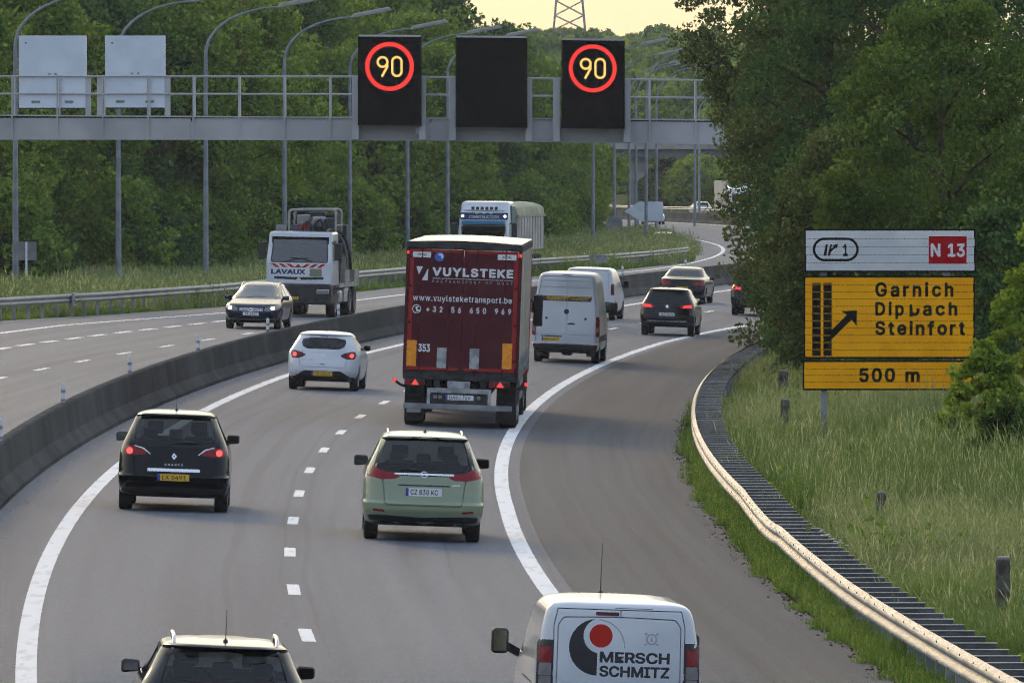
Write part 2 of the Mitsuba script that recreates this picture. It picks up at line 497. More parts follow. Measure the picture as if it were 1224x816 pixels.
# ------------------------------------------------------------------ vehicles: a body is a loft of plan outlines over height
class Shell:
    def __init__(s, rows, rx=.26, ry=.30, ryf=.55, bow=.07, bowf=.16, scale=(1, 1, 1)):
        a = np.array(rows, float) * np.array([scale[2], scale[0], scale[1], scale[1]])
        s.rows, s.z0, s.z1 = a, a[0, 0], a[-1, 0]
        s.W, s.R, s.F = (PC(a[:, 0], a[:, i]) for i in (1, 2, 3))
        s.rx, s.ry, s.ryf, s.bow, s.bowf = rx, ry, ryf, bow, bowf

    def _end(s, x, z, d, ry, bow):
        w = np.maximum(s.W(z) - d, .02)
        rx = np.minimum(s.rx, .6 * w)
        u = np.clip(np.abs(x) / w, 0, 1)
        t = np.clip((np.abs(x) - (w - rx)) / rx, 0, 1)
        ln = np.clip((s.F(z) - s.R(z)) * .28, .01, 1.0)
        return np.minimum(bow * u * u + ry * (1 - np.sqrt(np.maximum(1 - t * t, 0))), ln)

    def rear(s, x, z, d=0.0):
        z = np.clip(z, s.z0, s.z1)
        return s.R(z) + d + s._end(x, z, d, s.ry, s.bow)

    def front(s, x, z, d=0.0):
        z = np.clip(z, s.z0, s.z1)
        return s.F(z) - d - s._end(x, z, d, s.ryf, s.bowf)

    def side(s, y, z, d=0.0):
        lo, hi = np.zeros_like(y), np.maximum(s.W(np.clip(z, s.z0, s.z1)) - d, .02) * np.ones_like(y)
        for _ in range(22):
            m = (lo + hi) / 2
            ok = (s.rear(m, z, d) <= y) & (s.front(m, z, d) >= y)
            lo, hi = np.where(ok, m, lo), np.where(ok, hi, m)
        return lo

    def top(s, x, y, d=0.0):
        lo, hi = np.full_like(x, s.z0 + .5), np.full_like(x, s.z1)
        for _ in range(24):
            m = (lo + hi) / 2
            ok = (np.abs(x) <= s.W(m)) & (s.rear(x, m) <= y) & (s.front(x, m) >= y)
            lo, hi = np.where(ok, m, lo), np.where(ok, hi, m)
        return lo - d

    def mesh(s, d=0.0, z0=None, z1=None, n=18, nz=42):
        z0, z1 = s.z0 if z0 is None else z0, s.z1 if z1 is None else z1
        zs = np.unique(np.concatenate([np.linspace(z0, z1, nz), s.rows[:, 0], s.z1 - .14 * np.linspace(0, 1, 9) ** 2]).round(4))
        zs = zs[(zs >= z0 - 1e-6) & (zs <= z1 + 1e-6)]
        tt = np.sin(np.linspace(-1, 1, 2 * n + 1) * PI / 2)
        rings = []
        for z in zs:
            w = max(float(s.W(z)) - d, .02)
            x = tt * w
            yr, yf = s.rear(x, z, d), s.front(x[::-1], z, d)
            mid = (yr[-1] + yf[0]) / 2
            yr, yf = np.minimum(yr, mid - .01), np.maximum(yf, mid + .01)
            k = np.linspace(0, 1, 10)[1:-1]
            right = np.stack([np.full(8, w), yr[-1] + (yf[0] - yr[-1]) * k], 1)
            left = np.stack([np.full(8, -w), yf[-1] + (yr[0] - yf[-1]) * k], 1)
            rings.append(np.column_stack([np.vstack([np.stack([x, yr], 1), right, np.stack([x[::-1], yf], 1), left]), np.full(len(x) * 2 + 16, z)]))
        v, m = np.vstack(rings), len(rings[0])
        i, j = np.meshgrid(np.arange(len(rings) - 1), np.arange(m), indexing='ij')
        q = np.stack([i * m + j, i * m + (j + 1) % m, (i + 1) * m + (j + 1) % m, (i + 1) * m + j], -1).reshape(-1, 4)
        f = np.vstack([q[:, [0, 1, 2]], q[:, [0, 2, 3]]])
        c0, c1 = len(v), len(v) + 1
        v = np.vstack([v, rings[0].mean(0), rings[-1].mean(0)])
        j = np.arange(m)
        b = (len(rings) - 1) * m
        f = np.vstack([f, np.stack([j * 0 + c0, (j + 1) % m, j], 1), np.stack([j * 0 + c1, b + j, b + (j + 1) % m], 1)])
        return v, f

    def solid(s, *a, **k):
        v, f = s.mesh(*a, **k)
        m = m3d.Manifold(m3d.Mesh(v.astype(np.float32), f.astype(np.uint32)))
        if m.volume() < 0:
            m = m3d.Manifold(m3d.Mesh(v.astype(np.float32), f[:, ::-1].astype(np.uint32)))
        return m


class Vehicle:
    """key, matrix and shell of one vehicle, with helpers that put its parts on"""

    def __init__(s, name, label, cat, xf, shell=None, group=None):
        s.key, s.xf, s.sh = thing(name, label, cat, group), xf, shell

    def add(s, name, mesh, mat, smooth=False, parent=None, **k):
        return put(parent or s.key, name, mesh, mat, smooth, s.xf, **k)

    def map(s, face, v, off=0.0):
        """(a, b, t) on a face of the shell -> local xyz, t metres proud"""
        a, b, t = v[:, 0], v[:, 1], v[:, 2] + off
        if face == 'rear':
            return np.stack([a, s.sh.rear(a, b) - t, b], 1)
        if face == 'front':
            return np.stack([a, s.sh.front(a, b) + t, b], 1)
        if face in ('right', 'left'):
            x = s.sh.side(a, b) + t
            return np.stack([x if face == 'right' else -x, a, b], 1)
        return np.stack([a, b, s.sh.top(a, b) + t], 1)

    def plate(s, face, poly, t=.008, off=0.0, fine=.07, sink=.012):
        g = poly if hasattr(poly, 'geom_type') else Polygon(poly).buffer(0)
        v, f = arr(extrude(g, t + sink, fine))
        v[:, 2] -= sink
        v = s.map(face, v, off)
        if face in ('rear', 'left'):
            pass
        m = trimesh.Trimesh(v, f, process=False)
        return v, (f if m.volume > 0 else f[:, ::-1])

    def sheet(s, face, poly, off=0.0, fine=.08):
        g = poly if hasattr(poly, 'geom_type') else Polygon(poly).buffer(0)
        v, f = arr(extrude(g, .01, fine))
        keep = (v[f][:, :, 2] < 1e-5).all(1)
        f = f[keep]
        u, inv = np.unique(f, return_inverse=True)
        return s.map(face, np.column_stack([v[u, :2], np.zeros(len(u))]), off), inv.reshape(-1, 3)

    def on(s, name, face, poly, mat, t=.008, both=False, smooth=35, parent=None, off=0.0, fine=.07, **k):
        out = []
        for sg in ((1, -1) if both else (1,)):
            p = poly if hasattr(poly, 'geom_type') else Polygon(poly).buffer(0)
            if sg < 0:
                p = affinity.scale(p, -1, 1, origin=(0, 0))
            out.append(s.add(name, s.plate(face, p, t, off, fine), mat, smooth, parent, **k))
        return out

    def write(s, face, txt, h, a, b, mat, width=None, off=.006, name='lettering', centre=False, parent=None, bold=True, spacing=None, flat=None, fat=0.0):
        v, f = text(txt, h, width, bold, .003, spacing, fat)
        if centre:
            v[:, 0] -= v[:, 0].max() / 2
        if face == 'front':
            v[:, 0] = -v[:, 0]
            a = -a if not centre else a
        v[:, 0] += a
        v[:, 1] += b
        v = s.map(face, v, off) if flat is None else np.stack([v[:, 0], flat - v[:, 2] if face == 'rear' else flat + v[:, 2], v[:, 1]], 1)
        m = trimesh.Trimesh(v, f, process=False)
        return s.add(name, (v, f if m.volume > 0 else f[:, ::-1]), mat, parent=parent)

    def body(s, mat, arches=(), ar=.36, cuts=(), grooves=(), hollow=True, z_floor=.5, wall=.05, n=18, nz=42):
        """cuts: (face, polygon) openings; grooves: (face, line, width)"""
        sh = s.sh
        b = sh.solid(n=n, nz=nz)
        for y in arches:
            for sg in (1, -1):
                w = float(sh.W(.45))
                c = m3d.Manifold.cylinder(.5, ar, ar, 40).rotate([0, 90, 0]).translate([w - .27 if sg > 0 else -w + .27 - .5, y, .33])
                b = b - c
        prisms = []
        for face, poly in cuts:
            g = poly if hasattr(poly, 'geom_type') else Polygon(poly).buffer(0)
            p = extrude(g, 1.6 if face == "rear" else 2.7)
            if face == 'rear':        # xy,z -> x,z,-y
                p = p.rotate([90, 0, 0]).translate([0, 1.3, 0])
            elif face == 'front':
                p = p.rotate([90, 0, 0]).translate([0, float(sh.F(sh.z1 * .62)) + 0.9, 0])
            else:
                p = extrude(g, 3.0)
                v, f = arr(p)
                v = np.stack([v[:, 2] - 1.5, v[:, 0], v[:, 1]], 1)
                p = m3d.Manifold(m3d.Mesh(v.astype(np.float32), f.astype(np.uint32)))
                if p.volume() < 0:
                    p = m3d.Manifold(m3d.Mesh(v.astype(np.float32), f[:, ::-1].astype(np.uint32)))
            prisms.append(p)
        if hollow:
            inner = sh.solid(d=wall, z0=z_floor, z1=sh.z1 - wall * .9, n=n, nz=nz)
            liner = sh.solid(d=wall + .003, z0=z_floor + .003, z1=sh.z1 - wall * .9 - .003, n=n, nz=nz) - sh.solid(d=wall + .012, z0=z_floor + .012, z1=sh.z1 - wall * .9 - .012, n=n, nz=nz)
            b = b - inner
            for p in prisms:
                b, liner = b - p, liner - p
            s.add('interior', liner, 'interior')
        for face, line, wd in grooves:
            g = LineString(line).buffer(wd / 2, cap_style=2, join_style=1)
            v, f = s.plate(face, g, .02, 0, .06, sink=.044)
            c = m3d.Manifold(m3d.Mesh(v.astype(np.float32), f.astype(np.uint32)))
            if c.status() == m3d.Error.NoError:
                b = b - c
        s.add('body', b, mat, 32)

    def frame(s, face, poly, wide=.05, mat='far_glass'):
        """black printed border round a window"""
        g = (poly if hasattr(poly, 'geom_type') else Polygon(poly).buffer(0))
        s.on('window_border', face, g.buffer(wide).difference(g.buffer(-.004)), mat, .004)

    def glass(s, name, face, poly, mat='glass', off=-.014):
        g = (poly if hasattr(poly, 'geom_type') else Polygon(poly).buffer(0)).buffer(.012)
        return s.add(name, s.sheet(face, g, off), mat, True)

    def wheels(s, ys, half, r=.32, w=.20, n=26, twin=False):
        for y in ys:
            for sg in (1, -1):
                xo = sg * half
                xi = sg * (half - w * (2.15 if twin else 1))
                m_, e = (xo + xi) / 2, sg * abs(xo - xi) / 2
                k = put(s.key, 'wheel', _rim((xo, xi), r, n, y), 'rim', 30, s.xf)
                pr = [(r * .66, xi), (r * .90, xi), (r * .97, xi + e * .10), (r, xi + e * .28), (r, m_), (r, xo - e * .28), (r * .97, xo - e * .10), (r * .90, xo), (r * .66, xo), (r * .60, m_)]
                v, f = lathe_x(pr, n)
                if sg < 0:
                    f = f[:, ::-1]
                put(k, 'tyre', (v + [0, y, r], f), 'rubber', 40, s.xf)

    def mirrors(s, x, y, z, w=.20, h=.14, mat='plastic', arm_z=None, glass='rear'):
        for sg in (1, -1):
            m = m3d.Manifold.batch_hull([m3d.Manifold.sphere(.035, 14).translate([dx, dy, dz]) for dx, dy, dz in
                                         ((-w / 2 + .035, 0, -h / 2 + .035), (w / 2 - .035, 0, -h / 2 + .05), (w / 2 - .035, 0, h / 2 - .04), (-w / 2 + .035, 0, h / 2 - .035), (0, .09, 0))])
            cx = sg * (x - w / 2)
            k = s.add('mirror', m.translate([cx, y, z]), mat, 40)
            gm = box(-w / 2 + .022, w / 2 - .022, -.003, .001, z - h / 2 + .028, z + h / 2 - .024)
            ca, sa = math.cos(.16 * sg), math.sin(.16 * sg)
            s.add('mirror_glass', (gm[0] @ np.array([[ca, sa, 0], [-sa, ca, 0], [0, 0, 1]]) + [cx, y - .048, 0], gm[1]), 'mirror' if sg < 0 else 'far_glass', parent=k)  # right-hand glass is black in place of its dark reflection
            xb = sg * (x - w + .005)
            s.add('arm', bar((xb, y + .02, z - h * .2), (xb - sg * .12, y + .06, z - h * .2 - .05), .06, .045), 'plastic', parent=k)

    def plate_number(s, face, x, z, txt, mat='plate_yellow', w=.52, h=.11, off=.008, y=None, band=True):
        if y is None:
            ys = float((s.sh.rear if face == 'rear' else s.sh.front)(np.array([abs(x) if abs(x) > .1 else 0.0]), np.array([z]))[0])
            y = ys - off if face == 'rear' else ys + off
        q = 1 if face == 'rear' else -1
        k = s.add('number_plate', box(x - w / 2, x + w / 2, *((y - .012, y) if q > 0 else (y, y + .012)), z - h / 2, z + h / 2), mat)
        yy = y - .0125 if q > 0 else y + .0125
        if band:
            bx = sorted((x - q * w / 2, x - q * (w / 2 - .045)))
            s.add('blue_band', box(bx[0] + .001, bx[1], *sorted((yy, yy - q * .002)), z - h / 2 + .002, z + h / 2 - .002), 'plate_blue', parent=k)
        v, f = text(txt, h * .62, w * .76, True, .002)
        v = np.stack([x + q * (v[:, 0] - w / 2 + .075), yy - q * v[:, 2], z - h * .31 + v[:, 1]], 1)
        m = trimesh.Trimesh(v, f, process=False)
        s.add('lettering', (v, f if m.volume > 0 else f[:, ::-1]), 'ink', parent=k)

    def seats(s, y=2.0, z=.55, top=1.22, rear=True, half=.36):
        for sg in (1, -1):
            k = s.add('front_seat', join(box(sg * half - .24, sg * half + .24, y, y + .14, z, top - .18, .05), box(sg * half - .24, sg * half + .24, y + .05, y + .6, z, z + .16, .05)), 'seat', 40)
            s.add('headrest', box(sg * half - .13, sg * half + .13, y - .01, y + .08, top - .15, top + .06, .035), 'seat', 40, parent=k)
        if rear:
            k = s.add('rear_seat', box(-.62, .62, y - .95, y - .8, z, top - .22, .05), 'seat', 40)
            for x in (-.42, 0, .42):
                s.add('headrest', box(x - .11, x + .11, y - .97, y - .89, top - .2, top - .04, .03), 'seat', 40, parent=k)
        s.add('dashboard', box(-.62, .62, y + 1.0, y + 1.35, z + .1, z + .42, .06), 'interior', 40)


def _rim(xs, r, n, y):
    (xo, xi) = xs
    sg = 1 if xo > xi else -1
    parts = [lathe_x([(r * .64, xi), (r * .655, xi), (r * .655, xo), (r * .62, xo), (r * .60, xo - sg * .02)], n)]
    hub = xo - sg * .035
    parts.append(lathe_x([(.001, hub), (r * .16, hub), (r * .16, hub - sg * .05), (.001, hub - sg * .05)], 14))
    for k in range(5):
        a = k * 2 * PI / 5
        d = np.array([0, math.sin(a), math.cos(a)])
        parts.append(bar(np.array([hub, 0, 0]) + d * r * .1, np.array([hub - sg * .005, 0, 0]) + d * r * .63, .05, .03))
    parts.append(lathe_x([(.001, hub - sg * .06), (r * .6, hub - sg * .06), (r * .6, hub - sg * .065), (.001, hub - sg * .065)], 16))
    v, f = join(*parts)
    return v + [0, y, r], f


def under(v, half, y0, y1, z0=.22, z1=.5):
    """the dark floor of a car"""
    v.add('underbody', box(-half, half, y0, y1, z0, z1, .03), 'chassis')


# ---- outlines of car bodies: z, half width, rear y, front y (metres, 4.4 long before scaling)
MPV = [(.24, .80, .30, 4.30), (.30, .87, .12, 4.42), (.42, .905, .03, 4.50), (.50, .915, .0, 4.52), (.585, .918, .0, 4.50), (.625, .918, .06, 4.48), (.70, .918, .085, 4.45), (.82, .915, .12, 4.30), (.95, .905, .15, 3.98),
       (1.03, .885, .17, 3.66), (1.10, .862, .20, 3.50), (1.30, .775, .29, 3.0), (1.46, .705, .38, 2.62), (1.545, .668, .40, 2.4), (1.58, .645, .32, 2.3), (1.60, .625, .33, 2.2), (1.625, .56, .47, 2.08), (1.645, .44, .78, 1.95), (1.655, .30, 1.0, 1.85)]
HATCH = [(.22, .76, .30, 3.80), (.28, .81, .12, 3.92), (.38, .845, .03, 4.0), (.48, .858, .0, 4.03), (.58, .862, .01, 4.02), (.66, .865, .03, 3.98), (.78, .87, .08, 3.84), (.88, .868, .12, 3.55),
         (.96, .845, .15, 3.25), (1.04, .80, .19, 3.02), (1.20, .715, .31, 2.62), (1.30, .662, .40, 2.36), (1.345, .64, .42, 2.22), (1.375, .62, .36, 2.12), (1.40, .585, .42, 2.0), (1.425, .50, .62, 1.85), (1.44, .36, .85, 1.75), (1.448, .2, 1.05, 1.65)]
SUV = [(.30, .80, .30, 4.25), (.36, .87, .12, 4.36), (.48, .90, .03, 4.44), (.58, .91, .0, 4.46), (.70, .915, .015, 4.44), (.80, .915, .06, 4.40), (.92, .91, .10, 4.25), (1.02, .895, .14, 3.7),
       (1.10, .865, .19, 3.4), (1.30, .765, .33, 2.9), (1.45, .70, .42, 2.5), (1.50, .675, .42, 2.35), (1.535, .65, .34, 2.25), (1.56, .61, .40, 2.1), (1.585, .50, .66, 1.95), (1.60, .34, .95, 1.8)]
SEDAN = [(.22, .78, .30, 4.55), (.28, .84, .12, 4.66), (.40, .88, .03, 4.76), (.50, .895, .0, 4.78), (.62, .90, .02, 4.76), (.74, .90, .05, 4.65), (.86, .89, .08, 4.2), (.96, .87, .12, 3.6), (1.0, .85, .32, 3.45), (1.03, .83, .62, 3.36),
         (1.15, .765, .95, 3.05), (1.30, .69, 1.30, 2.6), (1.37, .645, 1.52, 2.4), (1.41, .57, 1.75, 2.25), (1.43, .42, 2.0, 2.1 + .1), (1.438, .25, 2.05, 2.15)]
WAGON = [(.22, .78, .30, 4.55), (.28, .84, .12, 4.66), (.40, .88, .03, 4.76), (.50, .90, .0, 4.78), (.62, .905, .03, 4.765), (.72, .905, .07, 4.70), (.80, .90, .10, 4.52), (.88, .89, .12, 4.0), (.95, .87, .15, 3.55), (1.0, .845, .18, 3.42),
         (1.15, .765, .32, 3.0), (1.30, .69, .5, 2.6), (1.37, .65, .55, 2.4), (1.42, .585, .62, 2.2), (1.45, .48, .8, 2.0), (1.465, .34, 1.0, 1.9), (1.47, .2, 1.2, 1.8)]
PANEL_VAN = [(.26, .80, .25, 4.35), (.32, .88, .06, 4.48), (.45, .915, .0, 4.58), (.60, .93, .0, 4.62), (.62, .93, .06, 4.62), (.80, .935, .07, 4.52), (.95, .935, .075, 4.25), (1.10, .932, .08, 3.85), (1.20, .925, .085, 3.65),
             (1.40, .895, .10, 3.3), (1.60, .86, .12, 2.95), (1.74, .825, .14, 2.7), (1.80, .795, .155, 2.55), (1.84, .75, .19, 2.42), (1.865, .68, .28, 2.3), (1.88, .56, .48, 2.15), (1.887, .40, .8, 2.0)]
TALL_VAN = [(.32, .84, .22, 5.5), (.38, .93, .04, 5.62), (.55, .97, .0, 5.72), (.57, .97, .05, 5.72), (.80, .985, .055, 5.65), (1.0, .99, .06, 5.4), (1.2, .985, .065, 5.0), (1.35, .975, .07, 4.85), (1.7, .94, .085, 4.5), (2.1, .895, .11, 4.15),
            (2.35, .865, .13, 3.9), (2.47, .835, .15, 3.7), (2.54, .80, .18, 3.5), (2.59, .73, .28, 3.3), (2.615, .62, .5, 3.1), (2.63, .4, .9, 2.9)]


# ------------------------------------------------------------------ the cars
def taillights(v, poly, mat='lens_red', lit=None, t=.012, emit='tail', name='tail_light', face='rear'):
    """both lights; lit = outline of the part that glows"""
    keys = v.on(name, face, poly, mat, t, both=True)
    if lit is not None:
        for k, sg in zip(keys, (1, -1)):
            g = affinity.scale(Polygon(lit).buffer(.004), sg, 1, origin=(0, 0))
            v.add('lamp', v.plate(face, g, t + .004), 'lamp', 35, parent=k, emit=emit)
    return keys


def disc(x, z, r, n=20):
    return Point(x, z).buffer(r, n // 4)


def rails(v, x, y0, y1, mat='silver', h=.045, r=.016):
    for sg in (1, -1):
        ys = np.linspace(y0, y1, 9)
        z = v.sh.top(np.full(9, sg * x), ys)
        e = np.array([0, .75, 1, 1, 1, 1, 1, .75, 0]) * h
        v.add('roof_rail', tube(np.stack([np.full(9, sg * x), ys, z + e], 1), r, 8), mat, 50)


def antenna(v, y, length=.22, x=0.0, lean=.25):
    z = float(v.sh.top(np.array([x]), np.array([y]))[0])
    v.add('aerial', join(tube([(x, y, z - .01), (x, y, z + .015), (x, y - .01, z + .03)], [.03, .026, .012], 10), tube([(x, y, z), (x, y - length * lean, z + length)], [.006, .003], 6)), 'plastic', 40)


def side_glass(v, polys_yz):
    for g in polys_yz:
        for f in ('right', 'left'):
            v.glass('side_window', f, g)


def car_windows(v, rearw, frontw, sides, far=False):
    v.glass('rear_window', 'rear', rearw, 'far_glass' if far else 'glass')
    v.glass('windscreen', 'front', frontw, 'far_screen' if far else 'glass_clear')
    for g in sides:
        for f in ('right', 'left'):
            v.glass('side_window', f, g, 'far_glass' if far else 'glass')
    return [('rear', rearw), ('front', frontw)] + [('side', g) for g in sides]


# light green minivan in the middle of the picture
D = 11000 * (5.9 - .06) / (640 - YH) + .4
v = Vehicle('minivan', 'pale green minivan with silver roof rails and white number plate, braking lane behind the red lorry', 'car', pose(off_px(504.5, D), D), Shell(MPV, scale=(1.02, 1.04, 1.012)))
labels[v.key]['label'] = 'pale green minivan with silver roof rails driving behind the dark red lorry'
rw = rounded(mirror_pts([(0, 1.075), (.70, 1.085), (.735, 1.12), (.615, 1.545), (0, 1.565)]), .03)
fw = rounded(mirror_pts([(0, 1.10), (.74, 1.10), (.62, 1.50), (0, 1.53)]), .03)
sw = [rounded([(1.75, 1.10), (2.75, 1.08), (3.2, 1.08), (2.5, 1.50), (1.75, 1.53)], .03), rounded([(.72, 1.14), (1.68, 1.10), (1.68, 1.53), (.85, 1.5)], .03)]
cuts = car_windows(v, rw, fw, sw)
tg = [(-.66, 1.05), (-.62, .80), (-.60, .60), (-.56, .565), (.56, .565), (.60, .60), (.62, .80), (.66, 1.05)]
v.body('green_paint', (.92, 3.75), .35, cuts, [('rear', tg, .02), ('right', [(1.72, .5), (1.72, 1.06)], .012), ('left', [(1.72, .5), (1.72, 1.06)], .012)], n=24, nz=60)
v.seats(2.35, .55, 1.36)
v.frame('rear', rw, .06)
taillights(v, [(.38, 1.0), (.44, 1.055), (.66, 1.085), (.84, 1.19), (.89, 1.12), (.885, 1.0), (.66, .955), (.46, .965)], 'lens_red')
v.on('chrome_bar', 'rear', [(-.46, 1.035), (.46, 1.035), (.46, 1.062), (-.46, 1.062)], 'chrome', .018)
v.on('badge', 'rear', disc(0, 1.045, .052).difference(disc(0, 1.045, .038)).union(sbox(-.052, 1.037, .052, 1.053)), 'chrome', .028)
v.on('plate_recess', 'rear', rounded([(-.36, .67), (.36, .67), (.40, .87), (-.40, .87)], .03), 'green_paint', .004)
v.plate_number('rear', 0, .775, 'CZ 830 KC', 'plate_white', .56, .125, off=.022)
v.on('handle_strip', 'rear', [(-.40, .868), (.40, .868), (.40, .885), (-.40, .885)], 'plastic', .02)
v.on('reflector', 'rear', rounded([(.60, .455), (.78, .47), (.78, .505), (.60, .49)], .01), 'lens_red', .012, both=True)
v.on('lower_bumper', 'rear', rounded(mirror_pts([(0, .255), (.80, .27), (.87, .40), (.70, .41), (0, .385)]), .02), 'plastic', .012)
v.write('rear', 'EcoFLEX', .022, .44, .88, 'chrome', .12)
v.add('wiper', tube(v.map('rear', np.array([(.05, 1.09, .02), (-.15, 1.12, .03), (-.36, 1.125, .03)])), .010, 6), 'plastic', 40)
v.on('wiper_hub', 'rear', disc(.05, 1.09, .022), 'plastic', .03)
v.on('brake_lamp', 'rear', rounded([(-.16, 1.575), (.16, 1.575), (.16, 1.592), (-.16, 1.592)], .004), 'lens_dark_red', .006)
rails(v, .575, .85, 2.2)
antenna(v, 1.0, .10, lean=.6)
v.mirrors(1.07, 3.25, 1.14, .22, .17, 'plastic')
under(v, .76, .5, 4.2, .26, .5)
v.add('exhaust', tube([(.5, .12, .28), (.5, .5, .28)], .03, 10), 'chassis', 40)
v.wheels((.95, 3.80), .90, .325, .215)

# black minivan in the left lane
D = 11000 * (5.9 - .12) / (605 - YH) - 1.5
v = Vehicle('minivan', 'black minivan with yellow number plate and lit tail lights beside the median barrier', 'car', pose(off_px(205.5, D), D), Shell(MPV, scale=(.99, .97, .995), bow=.10))
rw = rounded(mirror_pts([(0, 1.10), (.60, 1.11), (.66, 1.20), (.64, 1.30), (.60, 1.505), (0, 1.525)]), .05)
fw = rounded(mirror_pts([(0, 1.10), (.72, 1.10), (.61, 1.47), (0, 1.50)]), .03)
sw = [rounded([(1.65, 1.08), (2.6, 1.07), (3.0, 1.07), (2.4, 1.47), (1.65, 1.5)], .03), rounded([(.72, 1.14), (1.58, 1.09), (1.58, 1.5), (.85, 1.47)], .03)]
cuts = car_windows(v, rw, fw, sw)
tg = [(-.72, 1.09), (-.66, .80), (-.62, .56), (.62, .56), (.66, .80), (.72, 1.09)]
v.body('black_paint', (.88, 3.5), .35, cuts, [('rear', tg, .012), ('right', [(1.61, .5), (1.61, 1.06)], .012), ('left', [(1.61, .5), (1.61, 1.06)], .012)], n=24, nz=60)
v.seats(2.2, .55, 1.36)
v.frame('rear', rw, .045)
tl = rounded([(.42, .945), (.52, 1.02), (.66, 1.06), (.78, 1.065), (.84, 1.02), (.83, .93), (.66, .915)], .02)
taillights(v, tl, 'lens_red', disc(.735, .985, .05), emit='tail_hot')
v.on('inner_lamp', 'rear', disc(.60, .98, .042), 'lens_red', .016, both=True)
v.on('lamp_rim', 'rear', [(.40, .94), (.52, 1.025), (.66, 1.066), (.66, 1.08), (.50, 1.04), (.385, .945)], 'silver', .014, both=True)
v.on('chrome_bar', 'rear', rounded([(-.43, .665), (.43, .665), (.43, .715), (-.43, .715)], .008), 'chrome', .02)
v.on('badge', 'rear', Polygon([(0, .86), (.042, .915), (0, .97), (-.042, .915)]).difference(Polygon([(0, .895), (.017, .915), (0, .935), (-.017, .915)])), 'chrome', .02)
v.write('rear', 'SCENIC', .028, 0, .765, 'silver', .30, centre=True, spacing=.02)
v.plate_number('rear', 0, .575, 'LX 5491', 'plate_yellow', .52, .11, off=.03)
v.on('reflector', 'rear', rounded([(.60, .37), (.72, .37), (.72, .405), (.60, .40)], .01), 'lens_dark_red', .012, both=True)
v.on('bumper_trim', 'rear', rounded(mirror_pts([(0, .245), (.80, .26), (.84, .40), (0, .42)]), .02), 'plastic', .008)
v.on('brake_lamp', 'rear', rounded([(-.14, 1.545), (.14, 1.545), (.14, 1.56), (-.14, 1.56)], .004), 'lens_dark_red', .006)
v.add('wiper', tube(v.map('rear', np.array([(0, 1.13, .02), (.2, 1.15, .03), (.42, 1.145, .03)])), .010, 6), 'plastic', 40)
antenna(v, .95, .24)
v.mirrors(1.03, 3.05, 1.13, .21, .16, 'plastic')
under(v, .74, .5, 4.0, .24, .5)
v.wheels((.90, 3.55), .895, .325, .22)

# white hatchback
D = 11000 * (5.9 - .09) / (466 - YH)
v = Vehicle('hatchback', 'white hatchback with black lower bumper and lit tail lights left of the dark red lorry', 'car', pose(off_px(384, D), D, yaw=-.02), Shell(HATCH, scale=(1.03, 1.0, 1.01), bow=.12, rx=.34, ry=.36))
rw = rounded([(-.40, 1.03), (.40, 1.03), (.51, 1.085), (.555, 1.18), (.53, 1.275), (.30, 1.31), (-.30, 1.31), (-.53, 1.275), (-.555, 1.18), (-.51, 1.085)], .03)
fw = rounded(mirror_pts([(0, 1.04), (.70, 1.04), (.58, 1.29), (0, 1.32)]), .03)
sw = [rounded([(1.45, 1.0), (2.3, .98), (2.7, .98), (2.15, 1.28), (1.45, 1.32)], .03), rounded([(.80, 1.08), (1.38, 1.0), (1.38, 1.32), (.95, 1.29)], .03)]
cuts = car_windows(v, rw, fw, sw)
v.body('white_paint', (.72, 3.22), .34, cuts, [('rear', [(-.50, 1.0), (-.60, .80), (-.56, .62), (-.50, .585), (.50, .585), (.56, .62), (.60, .80), (.50, 1.0)], .010), ('right', [(1.42, .45), (1.42, 1.0)], .012), ('left', [(1.42, .45), (1.42, 1.0)], .012)], n=24, nz=54)
v.seats(1.9, .48, 1.15)
taillights(v, rounded([(.42, .885), (.52, .935), (.70, .985), (.79, .985), (.82, .90), (.78, .80), (.62, .79), (.50, .83)], .02), 'lens_dark_red', disc(.715, .885, .05), emit='tail_hot')
v.on('lamp_glow', 'rear', rounded([(.60, .83), (.60, .94), (.76, .965), (.79, .90), (.76, .82)], .02), 'lens_red', .014, both=True)
v.on('badge', 'rear', Polygon([(0, .83), (.035, .88), (0, .93), (-.035, .88)]).difference(Polygon([(0, .86), (.014, .88), (0, .90), (-.014, .88)])), 'chrome', .015)
v.write('rear', 'CLIO', .04, -.50, .735, 'ink_grey', .27, spacing=.02)
v.on('handle', 'rear', rounded([(-.075, .645), (.075, .645), (.06, .665), (-.06, .665)], .005), 'plastic', .01)
v.on('lower_bumper', 'rear', rounded([(-.78, .23), (.78, .23), (.79, .345), (.66, .345), (.56, .43), (.45, .495), (-.45, .495), (-.56, .43), (-.66, .345), (-.79, .345)], .02), 'plastic', .010)
v.plate_number('rear', 0, .425, 'LR 6021', 'plate_yellow', .52, .11, off=.022)
v.on('reflector', 'rear', rounded([(.58, .36), (.68, .36), (.68, .385), (.58, .385)], .006), 'lens_dark_red', .014, both=True)
v.on('brake_lamp', 'rear', rounded([(-.10, 1.335), (.10, 1.335), (.10, 1.35), (-.10, 1.35)], .004), 'lens_dark_red', .006)
v.add('wiper', tube(v.map('rear', np.array([(0, 1.05, .02), (.16, 1.06, .03), (.34, 1.055, .03)])), .010, 6), 'plastic', 40)
antenna(v, 1.15, .16)
v.mirrors(1.0, 2.72, 1.03, .19, .14, 'plastic')
under(v, .70, .4, 3.7, .22, .46)
v.wheels((.74, 3.26), .86, .305, .20)

